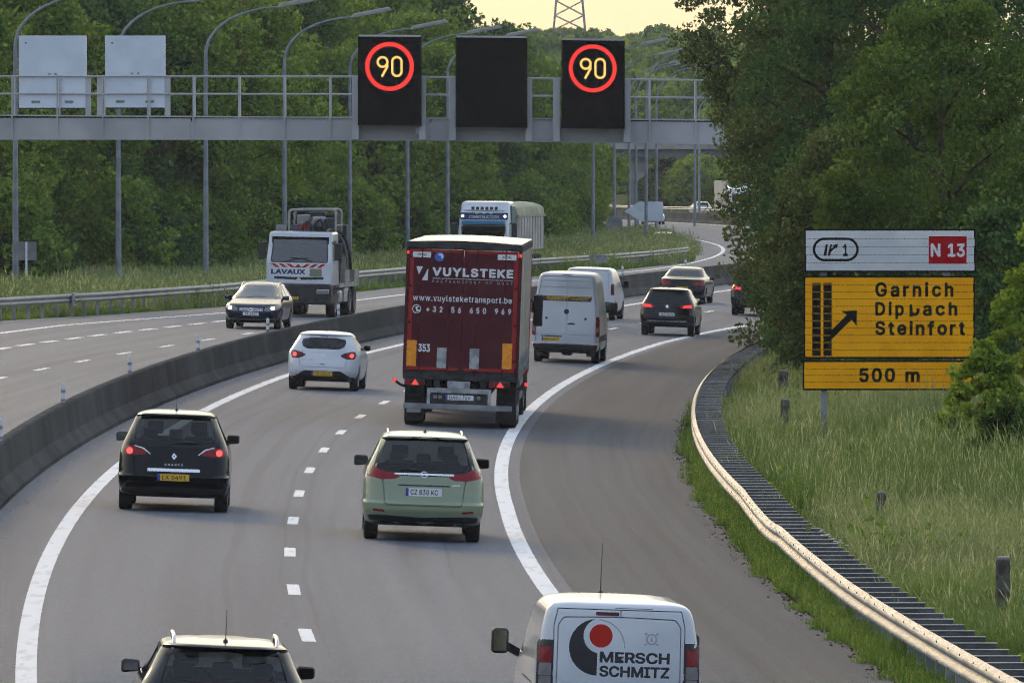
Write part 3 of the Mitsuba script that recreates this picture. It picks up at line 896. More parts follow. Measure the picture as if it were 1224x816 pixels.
# dark car with roof rails cut by the lower edge of the picture
D = 96.2
v = Vehicle('estate_car', 'dark estate car with silver roof rails and thin aerial, cut by the lower picture edge beside the white van', 'car', pose(off_px(263, D), D), Shell(SUV, scale=(1.0, 1.0, .95), bow=.10))
labels[v.key]['label'] = 'dark violet-black car with short silver roof rails and roof aerial, lower edge of the picture'
rw = rounded(mirror_pts([(0, 1.02), (.62, 1.02), (.68, 1.08), (.575, 1.385), (0, 1.42)]), .04)
fw = rounded(mirror_pts([(0, 1.09), (.70, 1.09), (.60, 1.375), (0, 1.405)]), .03)
sw = [rounded([(1.70, 1.08), (2.5, 1.08), (2.95, 1.08), (2.35, 1.37), (1.70, 1.405)], .03), rounded([(.85, 1.16), (1.62, 1.08), (1.62, 1.405), (1.0, 1.37)], .03)]
cuts = car_windows(v, rw, fw, sw)
v.body('night_paint', (.88, 3.5), .36, cuts, [('rear', [(-.70, 1.05), (-.62, .70), (.62, .70), (.70, 1.05)], .012), ('right', [(1.66, .5), (1.66, 1.05)], .012), ('left', [(1.66, .5), (1.66, 1.05)], .012)], n=26, nz=60)
v.seats(2.2, .6, 1.3)
v.frame('rear', rw, .04)
taillights(v, rounded([(.44, .92), (.60, 1.0), (.84, 1.04), (.88, .96), (.80, .88), (.55, .87)], .02), 'lens_red')
v.on('brake_lamp', 'rear', rounded([(-.17, 1.44), (.17, 1.44), (.165, 1.46), (-.165, 1.46)], .004), 'lens_dark_red', .012)
v.add('wiper', tube(v.map('rear', np.array([(-.02, 1.06, .02), (-.15, 1.09, .035), (-.45, 1.115, .03)])), .014, 6), 'plastic', 40)
v.on('wiper_cover', 'rear', rounded([(-.48, 1.085), (-.40, 1.125), (-.1, 1.09), (.05, 1.04), (-.05, 1.025)], .01), 'plastic', .024)
v.plate_number('rear', 0, .80, 'FK 7304', 'plate_yellow', off=.02)
v.on('lower_bumper', 'rear', rounded(mirror_pts([(0, .32), (.80, .33), (.86, .46), (0, .48)]), .02), 'plastic', .01)
rails(v, .545, .52, 2.0, 'silver', .055, .022)
antenna(v, .68, .34, lean=-.02)
v.mirrors(1.045, 3.0, 1.09, .20, .15, 'plastic')
under(v, .74, .5, 4.0, .3, .55)
v.wheels((.92, 3.55), .885, .33, .215)

# dark sport utility car further up
D = 11000 * (5.9 + .04) / (399.5 - YH)
v = Vehicle('suv', 'dark grey car with lit red tail lights and white plate ahead of the white vans', 'car', pose(off_px(796, D), D), Shell(SUV, scale=(1.0, 1.0, 1.0), bow=.10))
rw = rounded(mirror_pts([(0, 1.10), (.60, 1.11), (.70, 1.15), (.585, 1.46), (0, 1.485)]), .03)
fw = rounded(mirror_pts([(0, 1.13), (.70, 1.13), (.60, 1.43), (0, 1.46)]), .03)
cuts = car_windows(v, rw, fw, [rounded([(.85, 1.16), (2.5, 1.1), (2.95, 1.1), (2.35, 1.42), (1.0, 1.44)], .03)], True)
v.body('graphite_paint', (.88, 3.5), .36, cuts, [('rear', [(-.66, 1.06), (-.58, .64), (.58, .64), (.66, 1.06)], .014)])
v.seats(2.2, .6, 1.3)
taillights(v, rounded([(.36, .96), (.48, 1.04), (.80, 1.09), (.87, 1.03), (.84, .93), (.55, .925)], .02), 'lens_red', [(.50, .95), (.56, 1.035), (.80, 1.05), (.82, .96)], emit='tail')
v.plate_number('rear', 0, .73, 'HV 2816', 'plate_white', off=.02, band=False)
v.on('badge', 'rear', disc(0, .99, .05), 'chrome', .02)
v.on('lower_bumper', 'rear', rounded(mirror_pts([(0, .32), (.80, .33), (.86, .50), (0, .52)]), .02), 'plastic', .012)
v.on('bumper_strip', 'rear', rounded(mirror_pts([(0, .48), (.66, .49), (.66, .52), (0, .51)]), .008), 'silver', .02)
v.on('reflector', 'rear', rounded([(.62, .58), (.80, .60), (.80, .64), (.62, .62)], .006), 'lens_dark_red', .014, both=True)
antenna(v, .85, .07, lean=.8)
v.mirrors(1.03, 3.0, 1.1, .2, .15)
under(v, .74, .5, 4.0, .3, .55)
v.wheels((.92, 3.55), .885, .34, .22)

# dark saloon ahead of it
D = 11000 * (5.9 - .02) / (364 - YH)
v = Vehicle('saloon_car', 'dark saloon car with unlit tail lights, farthest car in the right-hand lanes', 'car', pose(off_px(814, D), D), Shell(SEDAN, bow=.08))
rw = rounded(mirror_pts([(0, 1.05), (.66, 1.05), (.585, 1.35), (0, 1.375)]), .03)
fw = rounded(mirror_pts([(0, 1.04), (.72, 1.04), (.60, 1.34), (0, 1.37)]), .03)
cuts = [('front', fw), ('side', rounded([(1.3, 1.08), (2.9, 1.04), (2.5, 1.34), (1.7, 1.36)], .03))]
v.glass('windscreen', 'front', fw, 'far_screen')
for f_ in ('right', 'left'):
    v.glass('side_window', f_, cuts[1][1], 'far_glass')
v.body('graphite_paint', (1.0, 3.75), .35, cuts, [('rear', [(-.62, .99), (-.58, .62), (.58, .62), (.62, .99)], .014)])
v.on('rear_window', 'rear', rw, 'far_glass', .006)
v.seats(2.3, .5, 1.1, rear=False)
taillights(v, rounded([(.42, .78), (.50, .88), (.84, .93), (.88, .84), (.82, .73), (.55, .74)], .02), 'lens_red')
v.plate_number('rear', 0, .62, 'BT 9057', 'plate_yellow', off=.02)
v.on('lower_bumper', 'rear', rounded(mirror_pts([(0, .24), (.78, .26), (.84, .38), (0, .40)]), .02), 'plastic', .012)
v.mirrors(1.0, 3.2, .98, .19, .14)
under(v, .74, .5, 4.4, .24, .5)
v.wheels((1.0, 3.8), .875, .32, .21)

# dark car half hidden behind the overhanging branches
D = 11000 * (5.9 + .12) / (378.5 - YH)
v = Vehicle('suv', 'dark car with one lit red tail light half hidden behind overhanging branches on the right', 'car', pose(off_px(900.5, D), D), Shell(SUV, bow=.10))
cuts = car_windows(v, rw2 := rounded(mirror_pts([(0, 1.10), (.60, 1.11), (.70, 1.15), (.585, 1.46), (0, 1.485)]), .03), fw2 := rounded(mirror_pts([(0, 1.13), (.70, 1.13), (.60, 1.43), (0, 1.46)]), .03), [rounded([(.85, 1.16), (2.5, 1.1), (2.95, 1.1), (2.35, 1.42), (1.0, 1.44)], .03)], True)
v.body('graphite_paint', (.88, 3.5), .36, cuts, [('rear', [(-.66, 1.06), (-.58, .64), (.58, .64), (.66, 1.06)], .014)])
v.seats(2.2, .6, 1.3)
taillights(v, rounded([(.42, .98), (.50, 1.10), (.84, 1.12), (.88, 1.0), (.80, .95), (.5, .95)], .02), 'lens_red', [(.52, .98), (.55, 1.08), (.83, 1.09), (.84, .99)], emit='tail')
v.plate_number('rear', 0, .76, 'GS 1172', 'plate_white', off=.02, band=False)
v.on('badge', 'rear', disc(0, 1.03, .06), 'chrome', .02)
v.on('lower_bumper', 'rear', rounded(mirror_pts([(0, .32), (.80, .33), (.86, .50), (0, .52)]), .02), 'plastic', .012)
v.mirrors(1.03, 3.0, 1.1, .2, .15)
under(v, .74, .5, 4.0, .3, .55)
v.wheels((.92, 3.55), .885, .34, .22)

# oncoming dark blue estate with headlights on
D = 11000 * (5.9 - .30) / (392.5 - YH)
v = Vehicle('estate_car', 'dark blue oncoming estate car with headlights on in front of the white tanker lorry', 'car', pose(off_px(305, D) - .15, D + 4.7, True), Shell(WAGON, scale=(1.0, .98, 1.02)))
labels[v.key]['label'] = 'dark blue oncoming estate car with headlights on, left of the white and navy works lorry'
fw = rounded(mirror_pts([(0, 1.0), (.70, 1.0), (.60, 1.39), (0, 1.42)]), .04)
rw = rounded(mirror_pts([(0, 1.05), (.66, 1.06), (.58, 1.36), (0, 1.39)]), .03)
cuts = car_windows(v, rw, fw, [rounded([(1.75, 1.0), (3.0, .99), (2.45, 1.36), (1.75, 1.39)], .03), rounded([(.75, 1.04), (1.68, 1.0), (1.68, 1.39), (.9, 1.36)], .03)], True)
v.body('navy_paint', (1.0, 3.7), .35, cuts, [('front', [(-.62, .86), (-.50, .62), (.50, .62), (.62, .86)], .012), ('right', [(1.71, .45), (1.71, .96)], .012), ('left', [(1.71, .45), (1.71, .96)], .012)])
v.seats(2.3, .5, 1.16)
hl = rounded([(.42, .60), (.46, .69), (.62, .76), (.82, .80), (.87, .72), (.80, .62), (.6, .58)], .02)
taillights(v, hl, 'lens_clear', disc(.70, .685, .058), emit='head', name='headlight', face='front', t=.012)
v.on('grille', 'front', rounded(mirror_pts([(0, .58), (.38, .58), (.41, .69), (0, .70)]), .01), 'plastic', .008)
for z in (.60, .635, .67):
    v.on('grille_bar', 'front', mirror_pts([(0, z), (.39, z), (.39, z + .012), (0, z + .012)]), 'chrome', .016)
v.on('badge', 'front', disc(0, .64, .062).difference(disc(0, .64, .048)), 'chrome', .024)
v.on('bumper_intake', 'front', rounded(mirror_pts([(0, .27), (.62, .28), (.68, .40), (0, .42)]), .02), 'plastic', .008)
v.on('bumper_strip', 'front', mirror_pts([(0, .30), (.76, .32), (.76, .34), (0, .32)]), 'chrome', .016)
v.plate_number('front', 0, .50, 'EA 4419', 'plate_white', off=.03, band=False)
v.add('wiper', tube(v.map('front', np.array([(.3, 1.02, .02), (0, 1.05, .03), (-.3, 1.04, .03)])), .010, 6), 'plastic', 40)
rails(v, .60, .9, 2.3, 'silver')
v.mirrors(1.06, 3.05, 1.0, .22, .15, 'navy_paint')
under(v, .76, .5, 4.4, .2, .5)
v.wheels((1.0, 3.75), .89, .32, .215)

# the white panel van at the lower edge
D = 97.9
v = Vehicle('panel_van', 'white panel van with black crescent and red disc logo at the lower picture edge', 'van', pose(off_px(735.5, D), D, dz=.0), Shell(PANEL_VAN, scale=(.955, 1.0, .99), rx=.16, ry=.12, bow=.03))
fw = rounded(mirror_pts([(0, 1.24), (.80, 1.24), (.70, 1.72), (0, 1.76)]), .04)
sw = [rounded([(2.55, 1.16), (3.25, 1.16), (3.25, 1.2), (2.75, 1.66), (2.55, 1.66)], .03)]
v.glass('windscreen', 'front', fw, 'glass_clear')
side_glass(v, sw)
ins = rounded(mirror_pts([(0, .92), (.66, .92), (.655, 1.60), (.60, 1.685), (0, 1.70)]), .05)
v.body('white_paint', (.92, 3.75), .36, [('front', fw), ('side', sw[0])],
       [('rear', [(0.01, .62), (0.01, 1.78)], .014), ('rear', [(-.70, .62), (-.70, 1.60), (-.66, 1.775), (.66, 1.775), (.70, 1.60), (.70, .62)], .010), ('rear', list(ins.exterior.coords), .012),
        ('left', [(.55, .95), (2.4, .95)], .02), ('right', [(.55, .95), (2.4, .95)], .02)], n=22, nz=60)
k_ = v.on('door_panel', 'rear', ins.buffer(-.02), 'white_paint', .006)
for sg in (1, -1):
    pl = [(.70, .86), (.70, 1.44), (.845, 1.44), (.87, 1.40), (.875, .86)]
    g = affinity.scale(Polygon(pl), sg, 1, origin=(0, 0))
    k = v.add('tail_light', v.plate('rear', g, .012), 'plastic', 35)
    for z0, z1, mt in ((1.20, 1.37, 'lens_red'), (1.06, 1.195, 'lens_clear'), (.88, 1.055, 'lens_clear')):
        q = affinity.scale(rounded([(.72, z0), (.72, z1), (.845, z1), (.858, z0)], .012), sg, 1, origin=(0, 0))
        v.add('lens', v.plate('rear', q, .022), mt, 35, parent=k)
v.on('brake_lamp', 'rear', rounded([(-.255, 1.715), (-.01, 1.715), (-.01, 1.75), (-.255, 1.75)], .006), 'lens_dark_red', .014)
cres = disc(-.235, 1.375, .30, 64).difference(disc(-.195, 1.497, .188, 64)).intersection(sbox(-.6, 1.0, -.232, 1.75))
ring = disc(-.235, 1.375, .30, 64).difference(disc(-.239, 1.371, .292, 64)).intersection(sbox(-.232, 1.375, .2, 1.75))
v.on('logo_crescent', 'rear', cres, 'ink', .003, off=.008)
v.on('logo_ring', 'rear', ring, 'ink_grey', .003, off=.008)
v.on('logo_disc', 'rear', disc(-.197, 1.497, .124, 48), 'ink_red', .003, off=.008)
v.write('rear', 'MERSCH', .104, -.205, 1.222, 'ink', .75, off=.010, fat=.03)
v.write('rear', 'SCHMITZ', .104, -.205, 1.072, 'ink', .75, off=.010, fat=.03)
v.write('rear', 'EQUIPEMENTS', .050, -.61, .905, 'ink', .50, off=.010, fat=.02)
em = disc(.345, 1.475, .062).difference(disc(.345, 1.475, .042)).union(union_all([sbox(.27, 1.52, .30, 1.545), sbox(.39, 1.52, .42, 1.545), sbox(.27, 1.41, .30, 1.43), sbox(.39, 1.41, .42, 1.43), sbox(.335, 1.45, .355, 1.50)]))
v.on('emblem', 'rear', em, 'ink_grey', .003, off=.008)
v.on('door_lock', 'rear', disc(.0, 1.25, .026).union(sbox(-.03, 1.235, .04, 1.25)), 'plastic', .02)
v.on('handle', 'rear', rounded([(.06, .895), (.31, .895), (.31, .935), (.06, .935)], .012), 'plastic', .026)
v.on('hinge', 'rear', rounded([(.675, 1.05), (.70, 1.05), (.70, 1.12), (.675, 1.12)], .004), 'white_paint', .02, both=True)
v.plate_number('rear', -.3, .70, 'PV 3380', 'plate_yellow', off=.02)
v.on('rear_bumper', 'rear', rounded(mirror_pts([(0, .30), (.84, .32), (.88, .56), (0, .58)]), .02), 'plastic', .02)
v.on('roof_trim', 'rear', [(-.05, 1.79), (.35, 1.79), (.35, 1.797), (-.05, 1.797)], 'plastic', .004)
antenna(v, 2.2, .55, x=-.08, lean=.16)
for sg, mx in ((1, 1.0), (-1, 1.1)):
    k = v.add('mirror', box(sg * mx - .095, sg * mx + .095, 3.12, 3.26, 1.12, 1.40, .045), 'plastic', 40)
    v.add('mirror_glass', box(sg * mx - .07, sg * mx + .07, 3.115, 3.119, 1.15, 1.375), 'mirror', parent=k)
    v.add('arm', bar((sg * 1.02, 3.2, 1.2), (sg * .88, 3.28, 1.12), .06, .08), 'plastic', parent=k)
v.seats(2.75, .6, 1.35, rear=False)
v.add('bulkhead', box(-.78, .78, 2.42, 2.45, .5, 1.7), 'interior')
under(v, .76, .5, 4.2, .26, .5)
v.wheels((.95, 3.80), .89, .335, .22)

# tall white van beside the lorry
D = 11000 * (5.9 + .06) / (433 - YH)
v = Vehicle('panel_van', 'tall white van with narrow black and yellow banner just right of the dark red lorry', 'van', pose(off_px(674.5, D), D), Shell(TALL_VAN, scale=(.985, 1.0, 1.0), rx=.14, ry=.12, bow=.03))
v.body('white_dirty', (1.3, 4.75), .38, [], [('rear', [(0.02, .82), (0.02, 2.50)], .035), ('rear', [(-.86, .60), (-.86, 1.6), (-.74, 2.42), (-.68, 2.50), (.68, 2.50), (.74, 2.42), (.86, 1.6), (.86, .60)], .03), ('rear', [(-.84, .82), (.84, .82)], .035),
       ('rear', [(-.70, 2.37), (.70, 2.37)], .04), ('rear', [(-.74, 2.18), (.74, 2.18)], .045)], hollow=False)
v.on('lower_panel', 'rear', rounded(mirror_pts([(0, .57), (.80, .58), (.83, .79), (0, .80)]), .03), 'white_dirty', .02)
bk = v.on('banner', 'rear', [(-.68, 1.79), (.70, 1.79), (.75, 1.94), (-.68, 1.94)], 'ink', .004)[0]
v.on('stripe', 'rear', [(-.60, 1.905), (.72, 1.905), (.73, 1.925), (-.60, 1.925)], 'plate_yellow', .003, off=.005, parent=bk)
v.write('rear', 'TRANSPORT', .075, -.60, 1.815, 'plate_yellow', .66, off=.009, parent=bk)
v.write('rear', 'EXPRESS', .05, .12, 1.825, 'plate_yellow', .5, off=.009, parent=bk)
v.on('badge', 'rear', disc(.01, 1.49, .075), 'plastic', .02)
v.on('door_lock', 'rear', disc(-.57, 1.29, .038), 'plastic', .02)
v.on('door_lock', 'rear', disc(.57, 1.29, .038), 'plastic', .02)
v.on('handle', 'rear', rounded([(.03, 1.12), (.29, 1.12), (.25, 1.155), (.16, 1.175), (.07, 1.155)], .008), 'plastic', .03)
v.plate_number('rear', -.42, .685, 'MB 2207', 'plate_yellow', off=.035)
v.on('plate_hood', 'rear', rounded([(-.72, .755), (-.10, .755), (-.10, .79), (-.72, .79)], .01), 'plastic', .04)
for sg in (1, -1):
    pl = affinity.scale(rounded([(.875, .78), (.875, 1.36), (.95, 1.37), (.975, 1.30), (.985, .78)], .012), sg, 1, origin=(0, 0))
    k = v.add('tail_light', v.plate('rear', pl, .014), 'lens_red', 35)
    q = affinity.scale(rounded([(.885, .90), (.885, 1.05), (.965, 1.05), (.972, .90)], .01), sg, 1, origin=(0, 0))
    v.add('lens', v.plate('rear', q, .02), 'lens_clear', 35, parent=k)
v.on('rear_bumper', 'rear', rounded(mirror_pts([(0, .33), (.90, .36), (.94, .55), (0, .56)]), .03), 'plastic', .05)
v.on('reflector', 'rear', rounded([(.70, .50), (.90, .50), (.90, .55), (.70, .55)], .006), 'lens_red', .056, both=True)
v.on('brake_lamp', 'rear', rounded([(-.14, 2.535), (.14, 2.535), (.14, 2.56), (-.14, 2.56)], .006), 'lens_dark_red', .01)
for f in ('right', 'left'):
    v.on('side_trim', f, rounded([(.5, .62), (4.2, .62), (4.2, .80), (.5, .80)], .02), 'plastic', .012)
v.on('rear_mudflap', 'rear', rounded([(.62, .20), (.86, .20), (.86, .34), (.62, .34)], .01), 'plastic', .01, both=True)
for sg in (1, -1):
    k = v.add('mirror', box(sg * 1.16 - .11, sg * 1.16 + .11, 4.3, 4.42, 1.35, 1.72, .04), 'plastic', 40)
    v.add('mirror_glass', box(sg * 1.16 - .085, sg * 1.16 + .085, 4.295, 4.299, 1.38, 1.69), 'far_glass', parent=k)
    v.add('arm', bar((sg * 1.06, 4.36, 1.45), (sg * .93, 4.4, 1.45), .06, .08), 'plastic', parent=k)
v.add('underbody', box(-.70, .70, .4, 5.2, .36, .56, .03), 'chassis')
v.add('axle', join(tube([(-.8, 1.3, .33), (.8, 1.3, .33)], .06, 8), box(-.16, .16, 1.15, 1.45, .20, .46, .06)), 'chassis', 40)
v.add('exhaust', tube([(.45, .25, .31), (.45, .7, .33)], .032, 8), 'chassis', 40)
v.wheels((1.3, 4.75), .95, .345, .23)

# the second white van
D = 11000 * (5.9 - .03) / (383 - YH)
v = Vehicle('panel_van', 'white van partly hidden behind the tall white van with the banner', 'van', pose(off_px(702, D), D), Shell(PANEL_VAN, scale=(.97, 1.05, .985), rx=.15, ry=.12, bow=.03))
v.body('white_paint', (.95, 3.95), .36, [], [('rear', [(0.01, .62), (0.01, 1.77)], .03), ('rear', [(-.72, .62), (-.70, 1.62), (-.66, 1.77), (.66, 1.77), (.70, 1.62), (.72, .62)], .03)], hollow=False)
for sg in (1, -1):
    g = affinity.scale(rounded([(.80, .90), (.80, 1.30), (.90, 1.31), (.92, .90)], .012), sg, 1, origin=(0, 0))
    v.add('tail_light', v.plate('rear', g, .014), 'lens_dark_red', 35)
v.on('rear_bumper', 'rear', rounded(mirror_pts([(0, .30), (.88, .34), (.92, .64), (.70, .66), (0, .62)]), .03), 'plastic', .03)
v.on('handle', 'rear', rounded([(.04, 1.0), (.26, 1.0), (.26, 1.04), (.04, 1.04)], .008), 'plastic', .03)
v.plate_number('rear', -.3, .76, 'TN 5512', 'plate_yellow', off=.03)
v.mirrors(1.14, 3.4, 1.25, .2, .26)
v.add('underbody', box(-.72, .72, .5, 4.4, .26, .5, .03), 'chassis')
v.wheels((.95, 3.95), .91, .335, .22)


# small far cars: white one behind the far barrier, white nose behind the arrow sign, dark roof in the dip
def far_car(name, label, rows, mat, o, y, rev, dz, lit=None):
    v = Vehicle(name, label, 'car', pose(o, y, rev, dz), Shell(rows))
    zt = rows[-1][0]
    fw = rounded(mirror_pts([(0, zt * .70), (.66, zt * .70), (.56, zt * .92), (0, zt * .935)]), .03)
    rw = rounded(mirror_pts([(0, zt * .72), (.58, zt * .72), (.52, zt * .91), (0, zt * .925)]), .03)
    sw = [rounded([(.9, zt * .72), (2.5, zt * .70), (2.05, zt * .91), (1.0, zt * .91)], .03)]
    cuts = car_windows(v, rw, fw, sw, True)
    v.body(mat, (.72, 3.22), .34, cuts, n=12, nz=26)
    taillights(v, rounded([(.5, .75), (.55, .9), (.78, .92), (.8, .75)], .02), 'lens_red')
    taillights(v, rounded([(.45, .62), (.5, .72), (.74, .76), (.76, .62)], .02), 'lens_clear', name='headlight', face='front')
    v.on('grille', 'front', rounded(mirror_pts([(0, .35), (.5, .35), (.5, .52), (0, .52)]), .02), 'plastic', .01)
    v.add('underbody', box(-.7, .7, .4, 3.6, .22, .45), 'chassis')
    v.mirrors(.98, 2.7, 1.0, .18, .13)
    v.wheels((.74, 3.26), .85, .305, .2, 16)


far_car('hatchback', 'small white car with pale roof far away above the distant barrier', HATCH, 'white_paint', off_px(841, 905) - 0, 905, False, .0)
far_car('hatchback', 'white nose of a far oncoming car showing beside the arrow shaped sign', HATCH, 'white_paint', off_px(777, 800), 800, True, .0)
far_car('hatchback', 'dark roof of a car showing above the grass right of the arrow shaped sign', HATCH, 'graphite_paint', off_px(793, 620), 620, True, -.62)


# ------------------------------------------------------------------ the lorries
def lorry_wheels(v, ys, half, r=.50, w=.30, n=28, twin=False):
    v.wheels(ys, half, r, w, n, twin)


# dark red curtain-side lorry seen from behind
D = 11000 * (5.9 - .05) / (504.8 - YH)
v = Vehicle('articulated_lorry', 'dark red curtain-sided lorry with white lettering on its rear doors', 'lorry', pose(off_px(548, D), D))
L = 13.6
z0, z1 = 1.24, 4.03
v.add('trailer_floor', box(-1.26, 1.26, .04, L, 1.05, z0 + .02), 'chassis')
for sg in (1, -1):
    # wavy side curtain with strap tails, each side its own sheet with depth
    ys, zs = np.linspace(.10, L, 140), np.linspace(z0 - .08, z1 - .10, 5)
    Y, Z = np.meshgrid(ys, zs, indexing='ij')
    X = 1.245 + .012 * np.sin(Y * 9.3) * np.sin((Z - z0) * 1.2) + .010 * np.sin(Y * 3.7 + 1)
    out = np.stack([X, Y, Z], -1).reshape(-1, 3)
    inn = out - [.03, 0, 0]
    k = len(out)
    i, j = np.meshgrid(np.arange(139), np.arange(4), indexing='ij')
    q = np.stack([i * 5 + j, i * 5 + j + 1, (i + 1) * 5 + j + 1, (i + 1) * 5 + j], -1).reshape(-1, 4)
    m = (np.vstack([out, inn]) * [sg, 1, 1], np.vstack([q, q[:, ::-1] + k]))
    cu = v.add('side_curtain', m, 'curtain', True)
    for y in np.arange(.5, L, .62):
        v.add('buckle_strap', bar((sg * 1.275, y, z0 - .16), (sg * 1.272, y, z0 + .35), .012, .05), 'steel_plate', parent=cu)
    v.add('top_rail', box(*sorted((sg * 1.20, sg * 1.275)), .0, L, z1 - .12, z1 + .01), 'chassis')
    v.add('side_rail', box(*sorted((sg * 1.18, sg * 1.272)), .06, L, z0 - .16, z0 - .02), 'chassis')
ys, xs = np.linspace(.02, L, 30), np.linspace(-1.25, 1.25, 9)
Y, X = np.meshgrid(ys, xs, indexing='ij')
Zr = 4.075 + .045 * np.cos(X / 1.25 * PI / 2) + .012 * np.sin(Y * 2 * PI / .68)
rt = np.stack([X, Y, Zr], -1).reshape(-1, 3)
i, j = np.meshgrid(np.arange(29), np.arange(8), indexing='ij')
q = np.stack([i * 9 + j, i * 9 + j + 1, (i + 1) * 9 + j + 1, (i + 1) * 9 + j], -1).reshape(-1, 4)
v.add('roof', (np.vstack([rt, rt - [0, 0, .06]]), np.vstack([q, q[:, ::-1] + len(rt)])), 'roof_sheet', True)
v.add('roof_edge', box(-1.275, 1.275, -.06, .05, 3.93, 4.075, .02), 'chassis', 40)
# rear frame and doors
fr = v.add('rear_frame', join(box(-1.275, -1.20, -.02, .10, z0 - .04, 3.93), box(1.20, 1.275, -.02, .10, z0 - .04, 3.93)), 'truck_maroon')
for sg in (1, -1):
    d = v.add('rear_door', box(*sorted((sg * .006, sg * 1.19)), -.01, .05, z0 + .02, 3.91), 'truck_maroon')
    e = .018
    xa, xb = sorted((sg * .10, sg * 1.19))
    v.add('red_trim', join(box(*sorted((sg * 1.105, sg * 1.19)), -e, -.0105, z0 + .02, 3.91), box(*sorted((sg * .07, sg * 1.104)), -e, -.0105, z0 + .02, z0 + .09), box(*sorted((sg * .07, sg * 1.104)), -e, -.0105, 3.85, 3.91)), 'truck_red', parent=d)
    for x in (.30, .92):
        v.add('lock_rod', tube([(sg * x, -.028, z0 - .08), (sg * x, -.028, 3.95)], .014, 8), 'truck_maroon', 40, parent=d)
    for z in (1.5, 2.3, 3.1, 3.75):
        v.add('hinge', box(*sorted((sg * 1.13, sg * 1.24)), -.032, -.02, z - .03, z + .03), 'truck_maroon', parent=d)
    v.add('orange_reflector', box(*sorted((sg * .985, sg * 1.20) if sg < 0 else (sg * .905, sg * 1.12)), -.050, -.019, 1.335, 1.90), 'reflector_orange', parent=d, label='orange reflective board')
    v.add('lock_plate', box(-.53, -.32, -.046, -.019, 1.31, 1.76) if sg < 0 else box(.19, .40, -.046, -.019, 1.31, 1.76), 'steel_plate', parent=d)
    lb = v.add('maker_label', box(*((-1.135, -.735) if sg < 0 else (.735, 1.145)), -.036, -.019, 3.73, 3.85), 'ink_white', parent=d)
    v.add('upper_lamp', box(*sorted((sg * 1.215, sg * 1.265)), -.05, -.021, 3.80, 3.87, .01), 'lamp', emit='marker')


def flat(txt, h, x, z, mat, width=None, spacing=None, name='lettering', y=-.0485, bold=True, fat=0.0):
    m = text(txt, h, width, bold, .003, spacing, fat)
    vv, ff = lay(m, (x, y, z), (1, 0, 0), (0, 0, 1), (0, -1, 0))
    return v.add(name, (vv, ff), mat)


flat('VUYLSTEKE', .165, -.69, 3.345, 'ink_white', 1.78, spacing=.025, fat=.05)
v.add('lettering_rule', box(-.69, 1.09, -.052, -.0485, 3.272, 3.29), 'ink_grey')
flat('DAGTRANSPORT OP MAAT', .058, -.69, 3.185, 'ink_grey', 1.77, spacing=.045, bold=False)
flat('www.vuylsteketransport.be', .125, -1.10, 2.78, 'ink_white', 2.18, spacing=.024, fat=.0)
flat('+32 56 650 969', .115, -.80, 2.54, 'ink_white', 1.87, spacing=.09, fat=.02)
flat('353', .155, -.945, 1.665, 'ink_white', .26, fat=.03)
flat('KRONE', .05, -1.03, 3.765, 'ink', .20, y=-.038)
flat('KRONE', .05, .84, 3.765, 'ink', .20, y=-.038)


def decal(g, mat, y=-.0485, t=.003, name='logo', parent=None):
    vv, ff = arr(extrude(g, t))
    return v.add(name, lay((vv, ff), (0, y, 0), (1, 0, 0), (0, 0, 1), (0, -1, 0)), mat, parent=parent)


decal(Polygon([(-1.05, 3.53), (-.905, 3.53), (-.985, 3.35)]).union(Polygon([(-.92, 3.225), (-.79, 3.225), (-.785, 3.50)])), 'ink_white')
decal(disc(-.545, 3.755, .108, 32), 'decal_blue')
decal(disc(-.525, 3.765, .062, 24).difference(disc(-.555, 3.735, .05, 24)), 'ink_white', -.052)
ph = disc(-1.01, 2.595, .098, 32).difference(disc(-1.01, 2.595, .08, 32))
ph = ph.union(affinity.rotate(sbox(-1.028, 2.545, -.992, 2.645).union(sbox(-1.028, 2.615, -.955, 2.648)).union(sbox(-1.028, 2.542, -.955, 2.575)), 20))
decal(ph, 'ink_white')
# below the doors
v.add('rear_beam', box(-1.25, 1.25, .02, .16, 1.08, 1.20, .01), 'chassis')
for x in (-.99, .88):
    k = v.add('tail_light', box(x - .24, x + .22, -.02, .06, .90, 1.07, .02), 'plastic', 40)
    tri = Polygon([(x - .085, .925), (x + .085, .925), (x, 1.055)])
    vv, ff = arr(extrude(tri, .012))
    v.add('lamp', lay((vv, ff), (0, -.022, 0), (1, 0, 0), (0, 0, 1), (0, -1, 0)), 'lamp', parent=k, emit='tail')
    v.add('lens', box(x - .23, x - .11, -.026, -.019, .92, 1.05), 'lens_red', parent=k)
    v.add('lens', box(x + .11, x + .21, -.026, -.019, .92, 1.05), 'lens_dark_red', parent=k)
v.add('cross_beam', box(-.70, .66, .0, .10, .76, .87, .015), 'steel_plate', 40)
v.add('upper_plate', box(-.28, .22, -.006, .10, .872, 1.03), 'steel_plate')
v.add('plate_board', box(-.70, .66, .05, .09, .50, .758), 'chassis')
for x in (-.72, .62):
    v.add('bumper_strut', box(x, x + .07, .0, .12, .42, .86), 'steel_plate')
v.plate_number('rear', 0.0, .67, 'QABJ 726', 'plate_white', .62, .11, y=.04)
for x in (-.54, -.43, .42):
    v.add('rear_lamp', box(x - .04, x + .04, .02, .05, .63, .71, .01), 'lens_clear', 40)
v.add('underrun_bar', box(-1.24, 1.16, -.02, .10, .40, .52, .012), 'galv_dull', 40)
